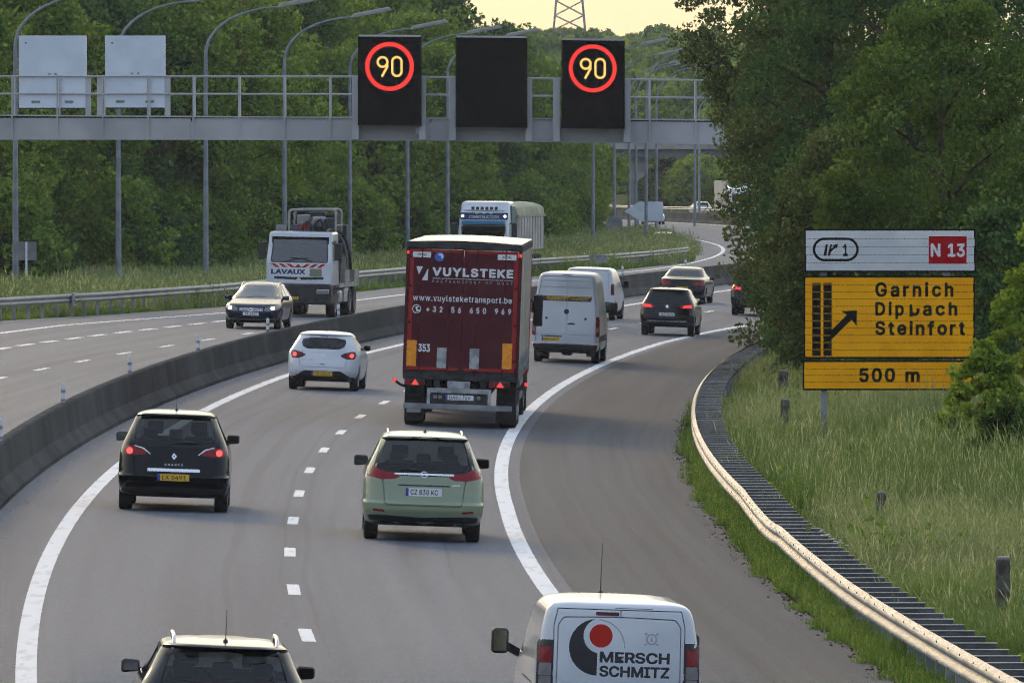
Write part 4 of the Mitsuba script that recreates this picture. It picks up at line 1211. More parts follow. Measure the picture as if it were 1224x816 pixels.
for sg in (1, -1):
    k = v.add('mudflap', box(*sorted((sg * .80, sg * 1.22)), .55, .57, .12, 1.0), 'rubber')
    if sg < 0:
        v.add('flap_print', box(-1.17, -.86, .545, .549, .30, .42), 'ink_grey', parent=k)
    v.add('marker_arm', tube([(sg * 1.2, .1, .88), (sg * 1.32, .08, .92), (sg * 1.42, .06, .99)], .03, 8), 'rubber', 40)
    v.add('marker_lamp', box(sg * 1.45 - .03, sg * 1.45 + .03, .03, .09, .97, 1.05, .012), 'lamp', emit='marker')
    for y in (2.2, 4.4, 6.6):
        v.add('side_lamp', box(*sorted((sg * 1.268, sg * 1.29)), y, y + .09, z0 - .14, z0 - .08), 'reflector_orange')
v.add('chassis_rail', join(box(-.58, -.44, .1, L - 1, .62, 1.05), box(.44, .58, .1, L - 1, .62, 1.05), *[box(-.44, .44, y, y + .1, .75, .95) for y in np.arange(.5, L - 1, 1.5)]), 'chassis')
v.add('side_guard', join(*[box(sg * 1.2 - .02, sg * 1.2 + .02, 5.6, 9.6, z, z + .14) for sg in (1, -1) for z in (.5, .82)]), 'galv_dull')
lorry_wheels(v, (1.55, 2.86, 4.17), 1.24, .50, .385)
# tractor in front
k = v.add('cab', m3d.Manifold.batch_hull([m3d.Manifold.sphere(.12, 16).translate([x, y, z]) for x in (-1.12, 1.12) for y, z in ((L + .75, .95), (L + .75, 3.5), (L + 2.7, .95), (L + 2.6, 2.4), (L + 2.1, 3.62))]), 'truck_red', 40)
v.add('tractor_frame', box(-.45, .45, L - 3.2, L + 2.5, .65, .95), 'chassis')
lorry_wheels(v, (L - 1.7, L + 1.75), 1.22, .50, .32)
for sg in (1, -1):
    k = v.add('mirror', box(sg * 1.42 - .11, sg * 1.42 + .11, L + 2.3, L + 2.45, 2.0, 2.75, .04), 'plastic', 40)
    v.add('mirror_glass', box(sg * 1.42 - .085, sg * 1.42 + .085, L + 2.294, L + 2.299, 2.05, 2.7), 'far_glass', parent=k)
    v.add('arm', bar((sg * 1.34, L + 2.38, 2.6), (sg * 1.15, L + 2.4, 2.6), .05, .05), 'plastic', parent=k)

# white and navy works lorry coming the other way; front face at y = L
D = 11000 * (5.9 - .33) / (378 - YH)
Lw = 8.2
v = Vehicle('works_lorry', 'white and navy oncoming works lorry with pipe frame and hoses above the cab', 'lorry', pose(off_px(362, D) - .15, D + Lw, True))
F = Lw
cabm = m3d.Manifold.batch_hull([m3d.Manifold.sphere(.09, 16).translate([x, y, z]) for x, y, z in [(s * 1.06, F - .09, 1.2) for s in (1, -1)] + [(s * 1.08, F - .12, 1.9) for s in (1, -1)] + [(s * 1.02, F - .42, 2.88) for s in (1, -1)] + [(s * 1.08, F - 1.9, 1.2) for s in (1, -1)] + [(s * 1.02, F - 1.9, 2.9) for s in (1, -1)]])


def fy(z):
    return F - .0 if z < 1.9 else F - .03 - (z - 1.9) * .305


win = rounded(mirror_pts([(0, 1.93), (.98, 1.93), (.93, 2.72), (0, 2.74)]), .05)
sidewin = rounded([(F - 1.45, 1.95), (F - .38, 1.95), (F - .55, 2.68), (F - 1.45, 2.68)], .04)
pw = extrude(win, 1.0).rotate([90, 0, 0]).translate([0, F + .3, 0])
a_, b_ = arr(extrude(sidewin, 3.0))
a_ = np.stack([a_[:, 2] - 1.5, a_[:, 0], a_[:, 1]], 1)
ps = m3d.Manifold(m3d.Mesh(a_.astype(np.float32), b_.astype(np.uint32)))
if ps.volume() < 0:
    ps = m3d.Manifold(m3d.Mesh(a_.astype(np.float32), b_[:, ::-1].astype(np.uint32)))
inner = m3d.Manifold.cube([2.0, 1.62, 1.35]).translate([-1.0, F - 1.85, 1.45])
v.add('cab', cabm - inner - pw - ps, 'white_paint', 35)
v.add('cab_lining', m3d.Manifold.cube([1.99, 1.6, 1.33]).translate([-.995, F - 1.84, 1.46]) - m3d.Manifold.cube([1.95, 1.56, 1.29]).translate([-.975, F - 1.82, 1.48]) - pw - ps, 'interior')


def slope_sheet(g, push, fine=.15):
    vv, ff = arr(extrude(g, .01, fine))
    keep = (vv[ff][:, :, 2] < 1e-5).all(1)
    u, inv = np.unique(ff[keep], return_inverse=True)
    zz = vv[u, 1]
    return np.stack([vv[u, 0], np.array([fy(q) for q in zz]) + push, zz], 1), inv.reshape(-1, 3)


def front_plate(g, t=.008, y=None):
    vv, ff = arr(extrude(g, t + .01))
    vv = np.stack([vv[:, 0], np.array([fy(q) for q in vv[:, 1]]) + vv[:, 2] - .01 if y is None else y + vv[:, 2] - .01, vv[:, 1]], 1)
    m = trimesh.Trimesh(vv, ff, process=False)
    return vv, ff if m.volume > 0 else ff[:, ::-1]


v.add('windscreen', slope_sheet(win.buffer(.015), -.02), 'far_screen', True)
for x in (1.085, -1.085):
    vv, ff = arr(extrude(sidewin.buffer(.01), .004))
    v.add('side_window', (np.stack([vv[:, 2] + x, vv[:, 0], vv[:, 1]], 1), ff), 'far_glass')
v.add('windscreen_seal', front_plate(win.buffer(.03).difference(win.buffer(-.01)), .012), 'plastic')
v.add('dashboard', box(-.95, .95, F - .75, F - .25, 1.5, 1.93, .05), 'interior', 40)
for sg in (1, -1):
    k = v.add('front_seat', box(sg * .6 - .27, sg * .6 + .27, F - 1.75, F - 1.6, 1.5, 2.35, .05), 'seat', 40)
    v.add('headrest', box(sg * .6 - .14, sg * .6 + .14, F - 1.75, F - 1.66, 2.36, 2.6, .03), 'seat', 40, parent=k)
stripes = v.add('warning_band', front_plate(sbox(-.98, 1.735, .98, 1.865), .006), 'ink_white')
for i in range(7):
    x = .84 - i * .27
    d = .09 if i < 3 else (-.09 if i > 3 else 0)
    g = Polygon([(x - .075 - d, 1.737), (x + .075 - d, 1.737), (x + .075 + d, 1.863), (x - .075 + d, 1.863)]) if i != 3 else Polygon([(x - .12, 1.737), (x + .12, 1.737), (x, 1.863)])
    v.add('red_stripe', front_plate(g, .010), 'ink_red', parent=stripes)
vv, ff = text('LAVAUX', .15, 1.20, True, .006, None, .05)
v.add('lettering', (np.stack([.98 - vv[:, 0], F + .006 + vv[:, 2], vv[:, 1] + 1.51], 1), ff[:, ::-1]), 'ink_blue')
v.add('sticker', front_plate(sbox(-.80, 1.43, -.38, 1.70), .006), 'tarp')
v.add('grille_slot', front_plate(rounded(mirror_pts([(0, 1.29), (.20, 1.31), (.86, 1.33), (.88, 1.42), (0, 1.40)]), .02), .01), 'plastic')
v.add('badge', front_plate(Polygon([(0, 1.22), (.09, 1.31), (0, 1.40), (-.09, 1.31)]), .02), 'chrome')
bum = m3d.Manifold.batch_hull([m3d.Manifold.sphere(.07, 12).translate([x, y, z]) for x in (-1.08, 1.08) for y in (F - .5, F + .02) for z in (.52, 1.08)])
v.add('front_bumper', bum, 'chassis', 40)
v.add('bumper_grille', box(-.6, .6, F + .085, F + .10, .80, 1.06), 'plastic')
for sg in (1, -1):
    k = v.add('headlight', box(sg * .86 - .22, sg * .86 + .22, F + .06, F + .105, .82, .99, .02), 'chrome', 40)
    v.add('lens', box(sg * .86 - .19, sg * .86 + .19, F + .10, F + .112, .84, .97, .005), 'lens_clear', 40, parent=k)
    k = v.add('mirror', box(sg * 1.34 - .12, sg * 1.34 + .12, F - .35, F - .22, 2.0, 2.6, .04), 'plastic', 40)
    v.add('arm', tube([(sg * 1.25, F - .28, 2.55), (sg * 1.08, F - .3, 2.62)], .025, 8), 'plastic', 40, parent=k)
    v.add('entry_step', box(*sorted((sg * .95, sg * 1.14)), F - 1.3, F - .5, .5, .8, .02), 'chassis', 40)
v.plate_number('front', .25, .67, 'KL 6638', 'plate_yellow', y=F + .10)
for sg in (1, -1):
    v.add('wiper', tube([(sg * .5, F + .0, 1.95), (sg * .1, F - .04, 2.05), (sg * -.3, F - .05, 2.08)], .012, 6), 'plastic', 40)
v.add('chassis_rail', join(box(-.48, -.36, .2, F - .4, .70, .98), box(.36, .48, .2, F - .4, .70, .98), *[box(-.36, .36, y, y + .1, .75, .95) for y in np.arange(.5, F - 1, 1.3)]), 'chassis')
# working body: flat bed with side boards, machine, hoses and pipe frame
v.add('flatbed', box(-1.15, 1.15, .2, F - 2.3, 1.02, 1.18), 'galv_dull')
for sg in (1, -1):
    for i in range(4):
        y = .25 + i * 1.4
        v.add('side_board', box(*sorted((sg * 1.11, sg * 1.15)), y, y + 1.36, 1.19, 1.62), 'chassis' if i % 2 else 'galv_dull')
    v.add('tool_box', box(*sorted((sg * .62, sg * 1.12)), 3.0, 4.3, .50, .98, .02), 'steel_plate', 40)
    v.add('fuel_tank', box(*sorted((sg * .60, sg * 1.10)), 4.5, 5.4, .45, .95, .12), 'steel_plate', 40)
mach = v.add('machine', join(box(-.8, .8, 1.2, 3.6, 1.19, 2.3, .08), box(-.55, .6, 3.5, 5.4, 1.19, 2.6, .08)), 'hose', 40)
wl = lathe_x([(.02, -.42), (.42, -.42), (.42, -.37), (.28, -.35), (.28, .35), (.42, .37), (.42, .42), (.02, .42)], 22)
v.add('winch', (wl[0] + [.42, 5.2, 2.86], wl[1]), 'hose', 40)
for i, (x, top) in enumerate(((-.08, 3.42), (-.30, 3.38), (.10, 3.30))):
    t = np.linspace(0, PI, 14)
    v.add('hose', tube(np.stack([x - .22 * np.cos(t), np.full(14, 4.9 + .25 * i), 2.75 + (top - 2.75) * np.sin(t)], 1), .055, 8), 'hose', 40)
v.add('pump', box(.12, .38, 5.0, 5.4, 2.85, 3.25, .05), 'ink_red', 40)
for y in (3.9, 5.5):
    v.add('pipe_frame', tube([(-.93, y, 1.2), (-.93, y, 3.62), (-.90, y, 3.72), (-.80, y, 3.76), (.62, y, 3.72), (.70, y, 3.68), (.73, y, 3.58), (.73, y, 1.2)], .05, 10), 'galv', 40)
for x, z in ((-.8, 3.76), (-.1, 3.74), (.62, 3.72), (-.93, 3.2)):
    v.add('frame_tie', tube([(x, 3.9, z), (x, 5.5, z)], .032, 8), 'galv', 40)
v.add('suction_drum', box(-.50, .05, 4.2, 5.0, 3.05, 3.50, .16), 'galv_dull', 40)
for i, (x0_, x1_, y0_, z0_, z1_, mt) in enumerate(((-.86, -.48, 4.4, 2.6, 3.45, 'hose'), (.12, .55, 4.0, 2.7, 3.55, 'galv_dull'), (-.40, .20, 3.6, 3.0, 3.66, 'hose'), (-.80, -.30, 3.2, 2.6, 3.6, 'chassis'), (.3, .68, 3.4, 2.5, 3.4, 'hose'), (.45, .66, 4.6, 2.7, 3.2, 'ink_blue'), (-1.0, -.6, 2.2, 2.2, 3.2, 'hose'))):
    v.add('equipment_case', box(x0_, x1_, y0_, y0_ + .7, z0_, z1_, .06), mt, 40)
for i, dx in enumerate((0, .10)):
    t = np.linspace(0, 1, 16)
    v.add('boom_hose', tube(np.stack([-.62 - .62 * np.sin(t * PI / 2) - dx, 5.4 - 1.1 * t, 3.0 + .12 * np.sin(t * PI) - 1.35 * t ** 2], 1), .05, 8), 'galv' if i == 0 else 'hose', 40)
v.add('boom', join(bar((-.98, 5.3, 1.2), (-1.05, 4.6, 2.75), .16, .16), bar((-1.05, 4.6, 2.75), (-.95, 1.2, 2.2), .14, .14)), 'hose')
v.add('flap_board', box(.75, 1.12, F - 2.2, F - 2.1, 2.95, 3.2), 'sign_back')
lorry_wheels(v, (1.5, 2.85), 1.16, .50, .29, twin=True)
lorry_wheels(v, (F - 1.35,), 1.14, .50, .30)
for sg in (1, -1):
    v.add('mudguard', tube([(sg * 1.0, F - 1.35 + .62 * math.cos(a), .5 + .62 * math.sin(a)) for a in np.linspace(.1, PI - .1, 10)], .10, 6), 'chassis', 40)

# pale blue tipper lorry further back, front face at y = 16
Lt = 13.4
v = Vehicle('tipper_lorry', 'white and light blue oncoming tipper lorry behind the dark red one', 'lorry', pose(off_px(580, 431) - .0, 431 + Lt, True, yaw=-.012))
labels[v.key]['label'] = 'white and light blue oncoming tipper lorry showing above the roof of the dark red lorry'
F = Lt
v.add('cab', m3d.Manifold.batch_hull([m3d.Manifold.sphere(.12, 16).translate([x, y, z]) for x, y, z in [(s * 1.10, F - .12, .9) for s in (1, -1)] + [(s * 1.10, F - .14, 2.0) for s in (1, -1)] + [(s * 1.04, F - .42, 2.95) for s in (1, -1)] + [(s * 1.02, F - .85, 3.40) for s in (1, -1)] + [(s * 1.10, F - 2.1, .9) for s in (1, -1)] + [(s * 1.04, F - 2.0, 3.44) for s in (1, -1)]]), 'white_paint', 35)
for sg in (1, -1):
    v.add('side_panel', box(*sorted((sg * 1.17, sg * 1.235)), F - 2.15, F - .9, 1.1, 3.35, .03), 'teal_paint', 40)
    k = v.add('mirror', box(sg * 1.42 - .12, sg * 1.42 + .12, F - .5, F - .36, 1.9, 2.55, .04), 'plastic', 40)
    v.add('arm', tube([(sg * 1.33, F - .43, 2.5), (sg * 1.12, F - .45, 2.55)], .025, 8), 'plastic', 40, parent=k)
    rl = arr(extrude(disc(0, 0, .07), .03))
    v.add('roof_lamp', (np.stack([rl[0][:, 0] + sg * 1.0, F - .135 + rl[0][:, 2], rl[0][:, 1] + 2.86], 1), rl[1][:, ::-1]), 'lamp', emit='whitelamp')
v.add('windscreen_frame', box(-1.05, 1.05, F - .30, F - .02, 1.72, 2.40, .04), 'plastic', 40)
v.add('windscreen', box(-.98, .98, F - .019, F - .012, 1.78, 2.36), 'glass')
v.add('sun_visor', box(-1.02, 1.02, F - .28, F + .12, 2.47, 2.66, .03), 'sky_paint', 40)
v.add('sign_box', box(-1.12, 1.12, F - .40, F - .16, 2.70, 3.02, .03), 'ink_blue', 40)
vv, ff = text('CONSTRUCTION', .13, 1.40, True, .006)
v.add('lettering', (np.stack([.70 - vv[:, 0], F - .158 + vv[:, 2], vv[:, 1] + 2.76], 1), ff[:, ::-1]), 'ink_white')
for x in (-.34, 0, .34):
    v.add('green_lamp', box(x - .04, x + .04, F - .16, F - .14, 2.965, 3.01), 'lamp', emit='green')
v.add('lamp_bar', tube([(-.95, F - .35, 3.16), (.95, F - .35, 3.16)], .03, 8), 'chrome', 40)
for i in range(6):
    v.add('roof_spotlight', box(-.62 + i * .22, -.48 + i * .22, F - .42, F - .30, 3.16, 3.30, .03), 'plastic', 40)
v.add('grille', box(-.95, .95, F - .02, F + .02, .95, 1.65), 'plastic')
for i in range(4):
    v.add('grille_bar', box(-.9, .9, F + .021, F + .035, 1.05 + .15 * i, 1.09 + .15 * i), 'chrome')
v.add('front_bumper', box(-1.2, 1.2, F - .5, F + .08, .38, .92, .05), 'sky_paint', 40)
for sg in (1, -1):
    v.add('headlight', box(sg * .9 - .22, sg * .9 + .22, F + .07, F + .10, .62, .82, .02), 'lens_clear', 40)
    v.add('tipper_side', box(*sorted((sg * 1.17, sg * 1.25)), .3, F - 2.9, 1.25, 2.95), 'bin_grey')
    for y in np.arange(.6, F - 3, 1.05):
        v.add('side_rib', box(*sorted((sg * 1.251, sg * 1.285)), y, y + .10, 1.28, 2.90), 'bin_grey')
v.add('tipper_front', box(-1.17, 1.17, F - 2.98, F - 2.9, 1.25, 3.0), 'bin_grey')
for x in (-1.12, -1.02):
    for z in (1.7, 2.3):
        v.add('front_hole', box(x * 1.0 - .02, x + .02, F - 2.898, F - 2.885, z, z + .05), 'plastic')
ys = np.linspace(.3, F - 2.85, 26)
t = np.linspace(0, PI, 11)
Y, A = np.meshgrid(ys, t, indexing='ij')
tp = np.stack([-1.27 * np.cos(A), Y, 2.86 + (.62 + .02 * np.sin(Y * 4)) * np.sin(A) ** .5], -1).reshape(-1, 3)
i, j = np.meshgrid(np.arange(25), np.arange(10), indexing='ij')
q = np.stack([i * 11 + j, i * 11 + j + 1, (i + 1) * 11 + j + 1, (i + 1) * 11 + j], -1).reshape(-1, 4)
k0, e1 = len(tp), np.arange(11) + 25 * 11
cap = np.array([[e1[0], e1[a + 1], e1[a]] for a in range(1, 10)] + [[0, a, a + 1] for a in range(1, 10)])
v.add('tarpaulin', (tp, np.vstack([q[:, [0, 1, 2]], q[:, [0, 2, 3]], cap])), 'tarp', 50)
v.add('tarp_edge', join(box(-1.30, 1.30, F - 2.87, F - 2.80, 2.80, 2.90), box(-1.32, -1.26, .3, F - 2.8, 2.80, 2.90), box(1.26, 1.32, .3, F - 2.8, 2.80, 2.90)), 'tarp')
v.add('chassis_rail', join(box(-.48, -.36, .2, F - .4, .75, 1.2), box(.36, .48, .2, F - .4, .75, 1.2)), 'chassis')
lorry_wheels(v, (1.4, 2.7, 4.0, F - 4.6), 1.22, .50, .35, 20)
lorry_wheels(v, (F - 1.4,), 1.2, .50, .32, 20)

# pale lorry far away behind the overhanging branches
v = Vehicle('box_lorry', 'far pale box lorry glimpsed through the left edge of the overhanging tree', 'lorry', pose(off_px(870, 830), 830, True))
v.add('box_body', box(-1.25, 1.25, 0, 7.0, 1.1, 3.7, .04), 'bin_grey', 40)
v.add('cab', m3d.Manifold.batch_hull([m3d.Manifold.sphere(.1, 12).translate([x, y, z]) for x, y, z in [(s * 1.1, 8.9, .8) for s in (1, -1)] + [(s * 1.1, 8.9, 1.9) for s in (1, -1)] + [(s * 1.0, 8.6, 2.9) for s in (1, -1)] + [(s * 1.1, 7.2, .8) for s in (1, -1)] + [(s * 1.05, 7.2, 3.2) for s in (1, -1)]]), 'white_paint', 40)
v.add('windscreen', box(-.95, .95, 8.90, 9.0, 1.9, 2.55, .02), 'plastic', 40)
v.add('front_bumper', box(-1.15, 1.15, 8.8, 9.05, .4, .85, .03), 'plastic', 40)
lorry_wheels(v, (1.6, 7.9), 1.2, .48, .3, 16)


# ------------------------------------------------------------------ ground and roads
Y0, Y1 = 60.0, 1150.0
key = put(None, 'ground', (np.array([[-1690, -900, -3.4], [1690, -900, -3.4], [1690, 1990, -3.4], [-1690, 1990, -3.4]], float), np.array([[0, 1, 2], [0, 2, 3]])), 'hillside')
tag(key, kind='structure')


def bank_right(d, y):
    """height above the rail's foot, d metres behind it"""
    return -.10 * np.clip(d, 0, 1.5) + .12 * np.clip(d - 1.5, 0, 40) + .35 * (meshkit.noise(np.stack([np.asarray(d) * .5, np.asarray(y) * .12, np.zeros_like(np.asarray(y, float))], -1), 5) - .5) * np.clip(np.asarray(d) / 3, 0, 1)


def bank_left(d, y):
    rise = .26 * np.clip(d - 27, 0, 200) * np.clip((760 - np.asarray(y)) / 200, .25, 1)
    return -.05 - .03 * np.clip(d, 0, 4) + rise + .3 * (meshkit.noise(np.stack([np.asarray(d) * .3, np.asarray(y) * .07, np.zeros_like(np.asarray(y, float))], -1), 6) - .5) * np.clip(np.asarray(d) / 3, 0, 1)


def right_ground(d, y):
    o = RAIL_R(y) + d
    return med(y) + o, zroad(RAIL_R(y), y) - .03 + bank_right(d, y)


def left_ground(d, y):
    o = LEFT_EDGE(y) - d
    return med(y) + o, zroad(LEFT_EDGE(y), y) + bank_left(d, y)


def verge(name, fn, ds, sgn, mat):
    ys = np.arange(Y0, Y1 + 1, 4.0)
    D_, Yg = np.meshgrid(ds, ys, indexing='xy')
    X, Z = fn(D_.ravel(), Yg.ravel())
    v = np.stack([X, Yg.ravel(), Z], 1)
    k = len(ds)
    i, j = np.meshgrid(np.arange(len(ys) - 1), np.arange(k - 1), indexing='ij')
    q = np.stack([i * k + j, i * k + j + 1, (i + 1) * k + j + 1, (i + 1) * k + j], -1).reshape(-1, 4)
    if sgn < 0:
        q = q[:, ::-1]
    key = put(None, name, (v, q), mat, True)
    tag(key, kind='structure')


verge('verge', right_ground, np.concatenate([np.linspace(-.6, 3, 7), np.linspace(4, 60, 20)]), 1, 'turf')
verge('verge', left_ground, np.concatenate([np.linspace(-.05, 3, 5), np.linspace(4, 130, 32)]), -1, 'turf')
for nm, a, b, m in (('carriageway', 0.0, lambda y: RIGHT_LINE(y) + .35, 'asphalt'), ('hard_shoulder', lambda y: RIGHT_LINE(y) + .35, RIGHT_EDGE, 'asphalt_shoulder'), ('opposite_carriageway', LEFT_EDGE, 0.0, 'asphalt_left')):
    tag(sheet(nm, a, b, Y0, Y1, 0.0, m, 2.0, 30), kind='structure')
tag(sheet('road_edge', RIGHT_EDGE, lambda y: RIGHT_EDGE(y) + 1.3, Y0, Y1, -.03, 'soil', 3.0, 2), kind='structure')
# slip road dipping away beside the arrow sign
ys = np.arange(565, 700, 5.0)
sl = np.array([[med(y) - 16.5 - d * 6.0, y, -.62 - .0 * d] for y in ys for d in (0, 1)])
i = np.arange(len(ys) - 1) * 2
tag(put(None, 'slip_road', (sl, np.stack([i + 1, i, i + 2, i + 3], 1)), 'asphalt_left'), kind='structure')

# painted lines, each stroke a part of the marking of its kind
for nm, fo, w, y1 in (('edge_line', LEFT_LINE, .24, 900), ('edge_line', RIGHT_LINE, .26, 420), ('edge_line', LINE_C, .24, 900), ('edge_line', tab([(40, -1.7), (900, -1.7)]), .22, 900)):
    k = sheet(nm, lambda y, f=fo, w=w: f(y) - w / 2, lambda y, f=fo, w=w: f(y) + w / 2, Y0, y1, .004, 'line', 2.0, 1)
    tag(k, kind='structure')


def dashes(name, fo, first, pitch_, length, last, w, parent):
    y = first
    while y < last:
        sheet(name, lambda q: fo(q) - w / 2, lambda q: fo(q) + w / 2, y - length / 2, y + length / 2, .004, 'line', 1.0, 1, parent)
        y += pitch_


dashes('dash', LANE, 113.45 - 36, 11.93, 3.0, 520, .17, 'carriageway')
dashes('dash', LINE_A, 73.0, 10.0, 3.0, 520, .17, 'opposite_carriageway')
dashes('dash', LINE_B, 266.0 - 5.05 * 38, 5.05, 3.0, 330, .26, 'opposite_carriageway')

# ------------------------------------------------------------------ the concrete median barrier, with its delineator posts
prof = [(.08, 0), (.08, .08), (-.10, .30), (-.17, .84), (-.20, .87), (-.32, .87), (-.35, .84), (-.42, .30), (-.60, .08), (-.60, 0)]
ys = np.arange(Y0, 1100.0, 2.0)
v_, uv_ = [], []
for y in ys:
    for s_, (o, z) in enumerate(prof):
        v_.append(P(o, y, 0) * [1, 1, 0] + [0, 0, float(zroad(.0, y)) + z - (.02 if z == 0 else 0)])
        uv_.append([s_ * .25, y])
k = len(prof)
i, j = np.meshgrid(np.arange(len(ys) - 1), np.arange(k - 1), indexing='ij')
q = np.stack([i * k + j, (i + 1) * k + j, (i + 1) * k + j + 1, i * k + j + 1], -1).reshape(-1, 4)
bk = put(None, 'median_barrier', (np.array(v_), q), 'concrete', False, uv=np.array(uv_))
tag(bk, 'long grey concrete median barrier curving between the two carriageways', 'barrier')
DP = lathe_x([(.001, 0), (.038, 0), (.045, .12), (.045, .36), (.03, .40), (.001, .40)], 12)
DP = (DP[0][:, [1, 2, 0]], DP[1])
for n_, y in enumerate(list(np.arange(157.5, 420, 24.2))):
    t = thing('delineator_post', 'white banded post on the concrete median barrier', 'post', 'delineator posts on the median barrier')
    b = P(-.26, y) * [1, 1, 0] + [0, 0, float(zroad(0, y)) + .86]
    put(t, 'shaft', (DP[0] + b, DP[1]), 'sign_white', 40)
    for z in (.02, .20):
        db = lathe_x([(.036, z), (.048, z), (.048, z + .06), (.036, z + .06)], 12)
        put(t, 'dark_band', (db[0][:, [1, 2, 0]] + b, db[1]), 'galv_dull', 40)

# ------------------------------------------------------------------ steel guard rails
WP = [(.0, .0), (.03, .025), (.075, .055), (.075, .10), (.03, .135), (.0, .155), (.03, .175), (.075, .21), (.075, .255), (.03, .285), (.0, .31)]   # outwards, height


def guard_rail(label, fo, y0, y1, side, top, post_step, arms, jog=None, zfn=None, flare=False):
    """side: +1 = rail's face looks to the left"""
    t = thing('guard_rail', label, 'guard rail')
    zf = zfn or (lambda y: float(zroad(fo(y), y)))
    seam = y0
    while seam < y1 - .1:
        e = min(seam + 4.3, y1)
        ys = np.linspace(seam, e - .004, 5)
        prof2 = [(a - .004 * 0, b) for a, b in WP]
        v, k = [], len(WP)
        for y in ys:
            off = (jog(y) if jog else 0.0)
            for sgn_ in (0, 1):
                for a, b in WP:
                    v.append([med(y) + fo(y) + off - side * (a - .006 * sgn_), y, zf(y) + top - .31 + b])
        v = np.array(v)
        # inner sheet slightly thinner so that overlapping seams do not touch
        n = 2 * k
        q = []
        for i in range(len(ys) - 1):
            for j in range(k - 1):
                q += [[i * n + j, (i + 1) * n + j, (i + 1) * n + j + 1, i * n + j + 1], [i * n + k + j, i * n + k + j + 1, (i + 1) * n + k + j + 1, (i + 1) * n + k + j]]
            for j in (0, k - 1):
                q.append([i * n + j, i * n + k + j, (i + 1) * n + k + j, (i + 1) * n + j])
        put(t, 'rail_beam', (v, np.array(q)), 'galv', True)
        y = seam + .05
        bolts = []
        for z in (.045, .265):
            for yb in (seam + .15, seam + 1.5, seam + 2.9):
                if yb < e and yb < 260:
                    bolts.append(box(med(yb) + fo(yb) - side * .083 - .006, med(yb) + fo(yb) - side * .083 + .006, yb - .015, yb + .015, zf(yb) + top - .31 + z + .005, zf(yb) + top - .31 + z + .03))
        if bolts and arms:
            put(t, 'bolt_heads', join(*bolts), 'galv_dull')
        seam = e
    y = y0 + .3
    n_ = 0
    while y < y1 and n_ < 290:
        x = med(y) + fo(y) + (jog(y) if jog else 0)
        z = zf(y)
        if arms:
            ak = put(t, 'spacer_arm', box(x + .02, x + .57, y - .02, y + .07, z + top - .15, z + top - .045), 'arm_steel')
            put(ak, 'top_flange', box(x + .015, x + .58, y - .035, y + .08, z + top - .0445, z + top - .034), 'galv_dull')  # lighter tone paints the lit top edge over the darker arm face
            put(t, 'post', box(x + .36, x + .46, y - .05, y + .05, z - .5, z + top - .141), 'galv_dull')
        else:
            put(t, 'post', box(x + side * .02 - .05, x + side * .02 + .05, y - .05, y + .05, z - .5, z + top - .02), 'galv_dull')
        y += post_step
        n_ += 1
    return t


jog = lambda y: -.055 * float(np.clip((y - 134.4) / .8, 0, 1)) * float(np.clip((150 - y) / 12, 0, 1)) if y > 134 else 0.0
gr = guard_rail('steel guard rail with closely spaced rear spacer arms along the right grass verge', RAIL_R, 78, 345, 1, .76, 1.33, True, jog)
gl = guard_rail('long steel guard rail along the far left verge', RAIL_L, 262, 464, -1, .78, 2.0, False)
gl2 = guard_rail('short far piece of steel guard rail on the left verge beyond the gap', RAIL_L, 472, 522, -1, .78, 2.0, False)
put(gl, 'joint_plate', box(*sorted((med(314.5) + RAIL_L(314.5) + .09, med(314.5) + RAIL_L(314.5) + .02)), 313.8, 316, float(zroad(RAIL_L(314), 314)) + .36, float(zroad(RAIL_L(314), 314)) + .80), 'galv_dull')
put(gl, 'end_piece', box(med(464.5) + RAIL_L(464.5) - .3, med(464.5) + RAIL_L(464.5) + .9, 464.4, 464.7, .35 + float(zroad(-11, 464)), .8 + float(zroad(-11, 464)), .03), 'galv_dull', 40)
# barrier and rail on the far bend
g3 = guard_rail('pale steel guard rail on the far bend behind the distant white car', lambda y: 13.0 + 0 * y, 870, 1010, 1, .95, 4.0, False)

# ------------------------------------------------------------------ the sign gantry
GD = 333.0
gs = FPX / GD


def gx(px):
    return (px - 612) / gs


def gz(py):
    return CAM_H + (YH - py) / gs


def sag(v):
    v = v.copy()
    v[:, 2] -= .0125 * np.clip(v[:, 0] + 4.5, 0, 40) + .003 * np.clip(-4.5 - v[:, 0], 0, 30) * -1 * .4
    v[:, 1] += -.10 * (v[:, 0] + 3)
    return v


gt = thing('sign_gantry', 'grey steel gantry with walkway railing spanning both carriageways', 'gantry')


def gbox(name, x0, x1, y0, y1, z0, z1, mat, r=0, parent=None, **k):
    m = box(x0, x1, GD + y0, GD + y1, z0, z1, r)
    return put(parent or gt, name, m, mat, 30 if r else False, warp=sag, **k)


